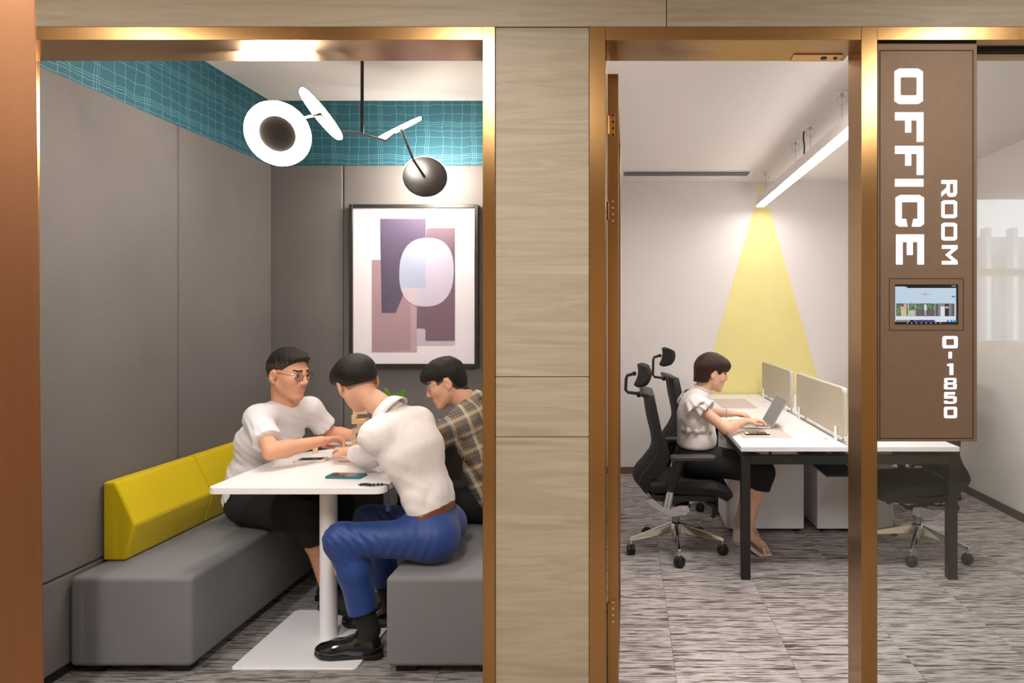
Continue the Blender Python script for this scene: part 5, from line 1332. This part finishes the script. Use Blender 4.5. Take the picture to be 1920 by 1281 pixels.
H.ell((-.06, 0, -.012), (.048, .060, .055), T=T3, k=.03)
cutz(H, T3, lambda x, y: np.interp(x, [-.12, -.06, -.046, -.036, .010, .03, .05, .075, .12], [-.060, -.050, -.03, .026, .028, .020, .036, .042, .026]), .004)
H.every(lambda x, y, z: .0022*np.sin(90*x+60*z+40*y)*np.sin(130*y+20*x), T3)
H.mesh('hair', ['hair_black'], man3)
C = field([J3[k] for k in ('pelvis', 'neck', 'shR', 'shL', 'elR', 'elL', 'wrL', 'wrR')], .17, .0055)
add_torso(C, J3, g=.024, belly=.012)
C.cone(J3['pelvis']+A_(0, 0, .03), J3['waist'], .135, .122, k=.05, side=A_(0, 1, 0), q=1.3)
for q in 'LR':
    C.ell(J3['sh'+q], .076, k=.04); C.cone(J3['sh'+q], J3['el'+q], .074, .062, k=.03); C.cone(J3['el'+q], lerp(J3['el'+q], J3['wr'+q], .80), .060, .044, k=.025, cap=True)
folds(C, ((.5, .2, 1), (1, 0, -.3)), .006, 46, mask=box_mask((-1.3, 3.0, .45), (-.5, 3.9, .97)))
C.half((-.66, 0, .445), (.15, 0, -1), k=.01)
C.mesh('overshirt', ['plaid'], man3)
C = field([J3[k] for k in ('pelvis', 'hipL', 'hipR', 'knL', 'knR', 'anL', 'anR')], .16, .007)
C.cone(J3['pelvis'], J3['pelvis']+A_(-.01, 0, .08), .118, .105, k=.04, side=A_(0, 1, 0), q=1.4)
for q in 'LR':
    C.cone(J3['hip'+q], J3['kn'+q], .092, .068, k=.05); C.cone(J3['kn'+q], lerp(J3['kn'+q], J3['an'+q], .9), .066, .056, k=.03, cap=True)
C.mesh('trousers', ['trousers_black'], man3)
for q, z in (('L', 0), ('R', .0095)): shoe(man3, J3['an'+q] + A_(.055, 0, 0), (-1, 0, 0), 'leather_black', 'sole_black', .28, z0=z)
glasses(man3, T3, 'wire_gold')
collar(man3, 'plaid', lerp(J3['neck'], T3.pt((-.03, 0, -.05)), -.05), lerp(J3['neck'], T3.pt((-.03, 0, -.05)), .30), T3.vec((1, 0, -.2)), .074, .064, .045)

# ================================================================== woman at the laptop
def blouse_mat():
    m, nt, b = base_mat('blouse'); b.inputs['Roughness'].default_value = .85; b.inputs['Sheen Weight'].default_value = .2
    vo = N(nt, 'ShaderNodeTexVoronoi'); vo.inputs['Scale'].default_value = 95; nt.links.new(coords(nt), vo.inputs['Vector'])
    r = ramp(nt, [(.18, srgb(250, 247, 246)), (.34, srgb(234, 227, 225))]); nt.links.new(vo.outputs['Distance'], r.inputs[0]); nt.links.new(r.outputs[0], b.inputs['Base Color'])
    bp = N(nt, 'ShaderNodeBump'); bp.inputs['Strength'].default_value = .3; bp.inputs['Distance'].default_value = .002; nt.links.new(vo.outputs['Distance'], bp.inputs['Height']); nt.links.new(bp.outputs[0], b.inputs['Normal'])
blouse_mat(); pmat('skirt_black', (14, 14, 18), .8); pmat('sandal', (226, 208, 190), .5); pmat('silver', (214, 214, 216), .2, metal=1.0)
TW = Frame((.545, 4.205, 1.107), (.965, .15, -.20), (.10, 0, 1), .93)
JW = dict(pelvis=A_(.425, 4.20, .582), waist=A_(.445, 4.20, .68), chest=A_(.435, 4.20, .83), neck=A_(.475, 4.203, .972),
          shR=A_(.428, 4.055, .915), shL=A_(.428, 4.345, .915), elR=A_(.598, 3.975, .785), wrR=A_(.745, 4.13, .806), elL=A_(.52, 4.49, .81), wrL=A_(.70, 4.455, .806),
          hipR=A_(.45, 4.12, .561), hipL=A_(.45, 4.28, .561), knR=A_(.835, 4.08, .500), knL=A_(.825, 4.24, .505), anR=A_(.737, 4.05, .140), anL=A_(.735, 4.30, .140), toR=A_(.862, 4.052, .030), toL=A_(.855, 4.30, .030))
wom = thing('person', 'woman with short brown hair in a ruffled white blouse typing on the laptop', 'person', (.43, 4.2, 0), 'people in the office')
S = make_body(JW, TW, .0034, {'R': dict(d=A_(.14, .055, .006), n=A_(.05, 0, -1), thumb=1, per=[(.32, .4, .3)]*4, sc=.88),
                             'L': dict(d=A_(.15, -.03, .004), n=A_(.05, 0, -1), thumb=-1, per=[(.32, .4, .3)]*4, sc=.88)},
              w=.86, arm=(.038, .034, .021), leg=(.072, .048, .030), lash=True, feet=True)
body_mesh(S, wom, 'skin_w', 'hair_brown')
H = field([TW.pt((x, y, z)) for x in (-.14, .13) for y in (-.12, .12) for z in (-.11, .15)], .02, .0040)
H.ell((-.014, 0, .038), (.110, .094, .098), T=TW, k=.01); H.ell((.058, 0, .060), (.060, .074, .046), T=TW, k=.03)
H.cone((-.050, 0, .015), (-.048, 0, -.075), .082, .070, T=TW, k=.03)
cutz(H, TW, lambda x, y: np.interp(x, [-.12, -.034, -.026, -.006, .014, .030, .055, .080, .13], [-.088, -.072, -.020, .020, .014, -.012, .016, .020, .018]), .006)
H.every(lambda x, y, z: .0016*np.sin(150*y+40*x)*np.sin(110*x+15*z), TW)
H.mesh('hair', ['hair_brown'], wom)
C = field([JW[k] for k in ('pelvis', 'neck', 'shR', 'shL')] + [A_(.56, 4.0, .8), A_(.5, 4.47, .8)], .14, .0042)
add_torso(C, JW, g=.016, w=.88, belly=.016)
C.cone(A_(.45, 4.2, .645), A_(.445, 4.2, .72), .108, .112, k=.03, side=A_(0, 1, 0), q=1.25)
C.cone(JW['neck']-A_(.01, 0, .03), lerp(JW['neck'], TW.pt((-.03, 0, -.05)), .36), .062, .052, k=.012, cap=True)
C.cone(JW['neck'], TW.pt((-.03, 0, -.04)), .047, .049, k=.003, mode='sub')
folds(C, ((.6, 1, 0), (0, 0, 1)), .005, 60, wob=.4, mask=box_mask((.2, 3.9, .60), (.7, 4.5, .93), .06))
C.half((0, 0, .640), (0, 0, -1), k=.02)
bl = C.mesh('blouse', ['blouse'], wom)
def frill(name, center, axis, up0, r0, r1, length, waves, amp, a0=0, a1=2*math.pi, sx=1.0, n=72, rows=5):
    """a gathered cloth tier: flares from r0 to r1 along the axis with growing waves"""
    ax = Vector(axis).normalized(); u = Vector(up0) - ax*Vector(up0).dot(ax); u.normalize(); w = ax.cross(u); c = Vector(center); vv = []
    for i in range(rows+1):
        t = i/rows
        for k in range(n+1):
            a = a0 + (a1-a0)*k/n; r = r0 + (r1-r0)*t**.8 + amp*t*math.sin(waves*a + 1.3*math.sin(2*a)); vv.append(c + ax*(length*t + amp*.6*t*math.cos(waves*a*.7)) + u*math.cos(a)*r*sx + w*math.sin(a)*r)
    o = MB().add(vv, [(i*(n+1)+k, i*(n+1)+k+1, (i+1)*(n+1)+k+1, (i+1)*(n+1)+k) for i in range(rows) for k in range(n)], True).build(name, 'blouse', bl)
    sd = o.modifiers.new('thick', 'SOLIDIFY'); sd.thickness = .0015
for q, sg in (('R', -1), ('L', 1)):
    sh, el = JW['sh'+q], JW['el'+q]; ax = unit(el-sh)
    frill('sleeve_ruffle', sh - ax*.035 + A_(0, -sg*.006, .010), ax, (0, sg, .3), .040, .074, .115, 9, .006)
    frill('sleeve_ruffle', sh - ax*.045 + A_(-.005, -sg*.012, .016), ax + A_(-.25, 0, -.1), (0, sg, .3), .044, .084, .085, 8, .007)
    frill('bodice_ruffle', A_(.435, 4.2+sg*.075, .845), (0, sg*.12, -1), (0, sg, 0), .078, .094, .105, 9, .006, -1.5, 1.5)
frill('collar_ruffle', lerp(JW['neck'], TW.pt((-.03, 0, -.05)), .20), unit(TW.pt((-.03, 0, -.05))-JW['neck']), (1, 0, 0), .052, .062, .020, 22, .003, n=120, rows=3)
C = field([JW[k] for k in ('pelvis', 'hipL', 'hipR', 'knL', 'knR')] + [A_(.86, 4.15, .36)], .15, .006)
C.cone(JW['pelvis'], A_(.445, 4.2, .665), .112, .088, k=.05, side=A_(0, 1, 0), q=1.4)
for q in 'LR':
    C.cone(JW['hip'+q], JW['kn'+q], .086, .070, k=.08); C.cone(JW['kn'+q], lerp(JW['kn'+q], JW['an'+q], .30)+A_(.012, 0, 0), .070, .064, k=.05, cap=True)
C.cone(lerp(JW['hipL'], JW['hipR'], .5), lerp(JW['knL'], JW['knR'], .5), .08, .060, k=.06)
C.mesh('skirt', ['skirt_black'], wom)
for q in 'LR':
    a, to = JW['an'+q], JW['to'+q]; y = a[1]
    hx, tx = a[0]-.034, to[0]+.022
    pr = [(hx-.004, .082), (hx+.030, .078), (hx+.075, .040), (hx+.115, .014), (tx-.01, .012), (tx, .016), (tx, .006), (hx+.11, .0005), (hx+.072, .024), (hx+.034, .060), (hx+.028, .0008), (hx-.008, .0008)]
    sn = MB().prism(pr, lambda u, v, d: (u, y+d, v), -.033, .033).build('sandal', 'sandal', wom)
    MB().tube([(to[0]-.02, y-.040, .012), (to[0]-.028, y-.036, .042), (to[0]-.030, y, .056), (to[0]-.028, y+.036, .042), (to[0]-.02, y+.040, .012)], [(.008, .002)]*5, 8).build('toe_strap', 'sandal', sn)
    MB().tube([(a[0]+.034*math.cos(t), y+.034*math.sin(t), .150-.004*math.cos(t)) for t in [2*math.pi*k/20 for k in range(21)]], [(.004, .0015)]*21, 6).build('ankle_strap', 'sandal', sn)
    MB().tube([(a[0]-.036, y, .15), (a[0]-.040, y, .115), (a[0]-.036, y, .085)], [(.012, .002)]*3, 8, flat=(0, 1, 0)).build('heel_strap', 'sandal', sn)
ep = Vector(TW.pt((-.002, -.082, -.046)))
MB().tube([ep + Vector((0, -.002, 0)), ep + Vector((0, -.003, -.018))], .0012, 6).sphere(ep + Vector((0, -.003, -.022)), (.004, .003, .007), 10, 6).build('earring', 'silver', wom)
d = unit(JW['wrL']-JW['elL']); c = JW['wrL'] - d*.028; u = unit(np.cross(d, A_(0, 0, 1))); w = np.cross(u, d)
br = [c + (u*math.cos(t)+w*math.sin(t))*.029 for t in [2*math.pi*k/24 for k in range(25)]]
bc = MB().tube(br, .0022, 6).build('bracelet', 'silver', wom)
for k in range(0, 24, 2): MB().sphere(br[k], .0042, 8, 5).build('bracelet_bead', 'silver', bc)
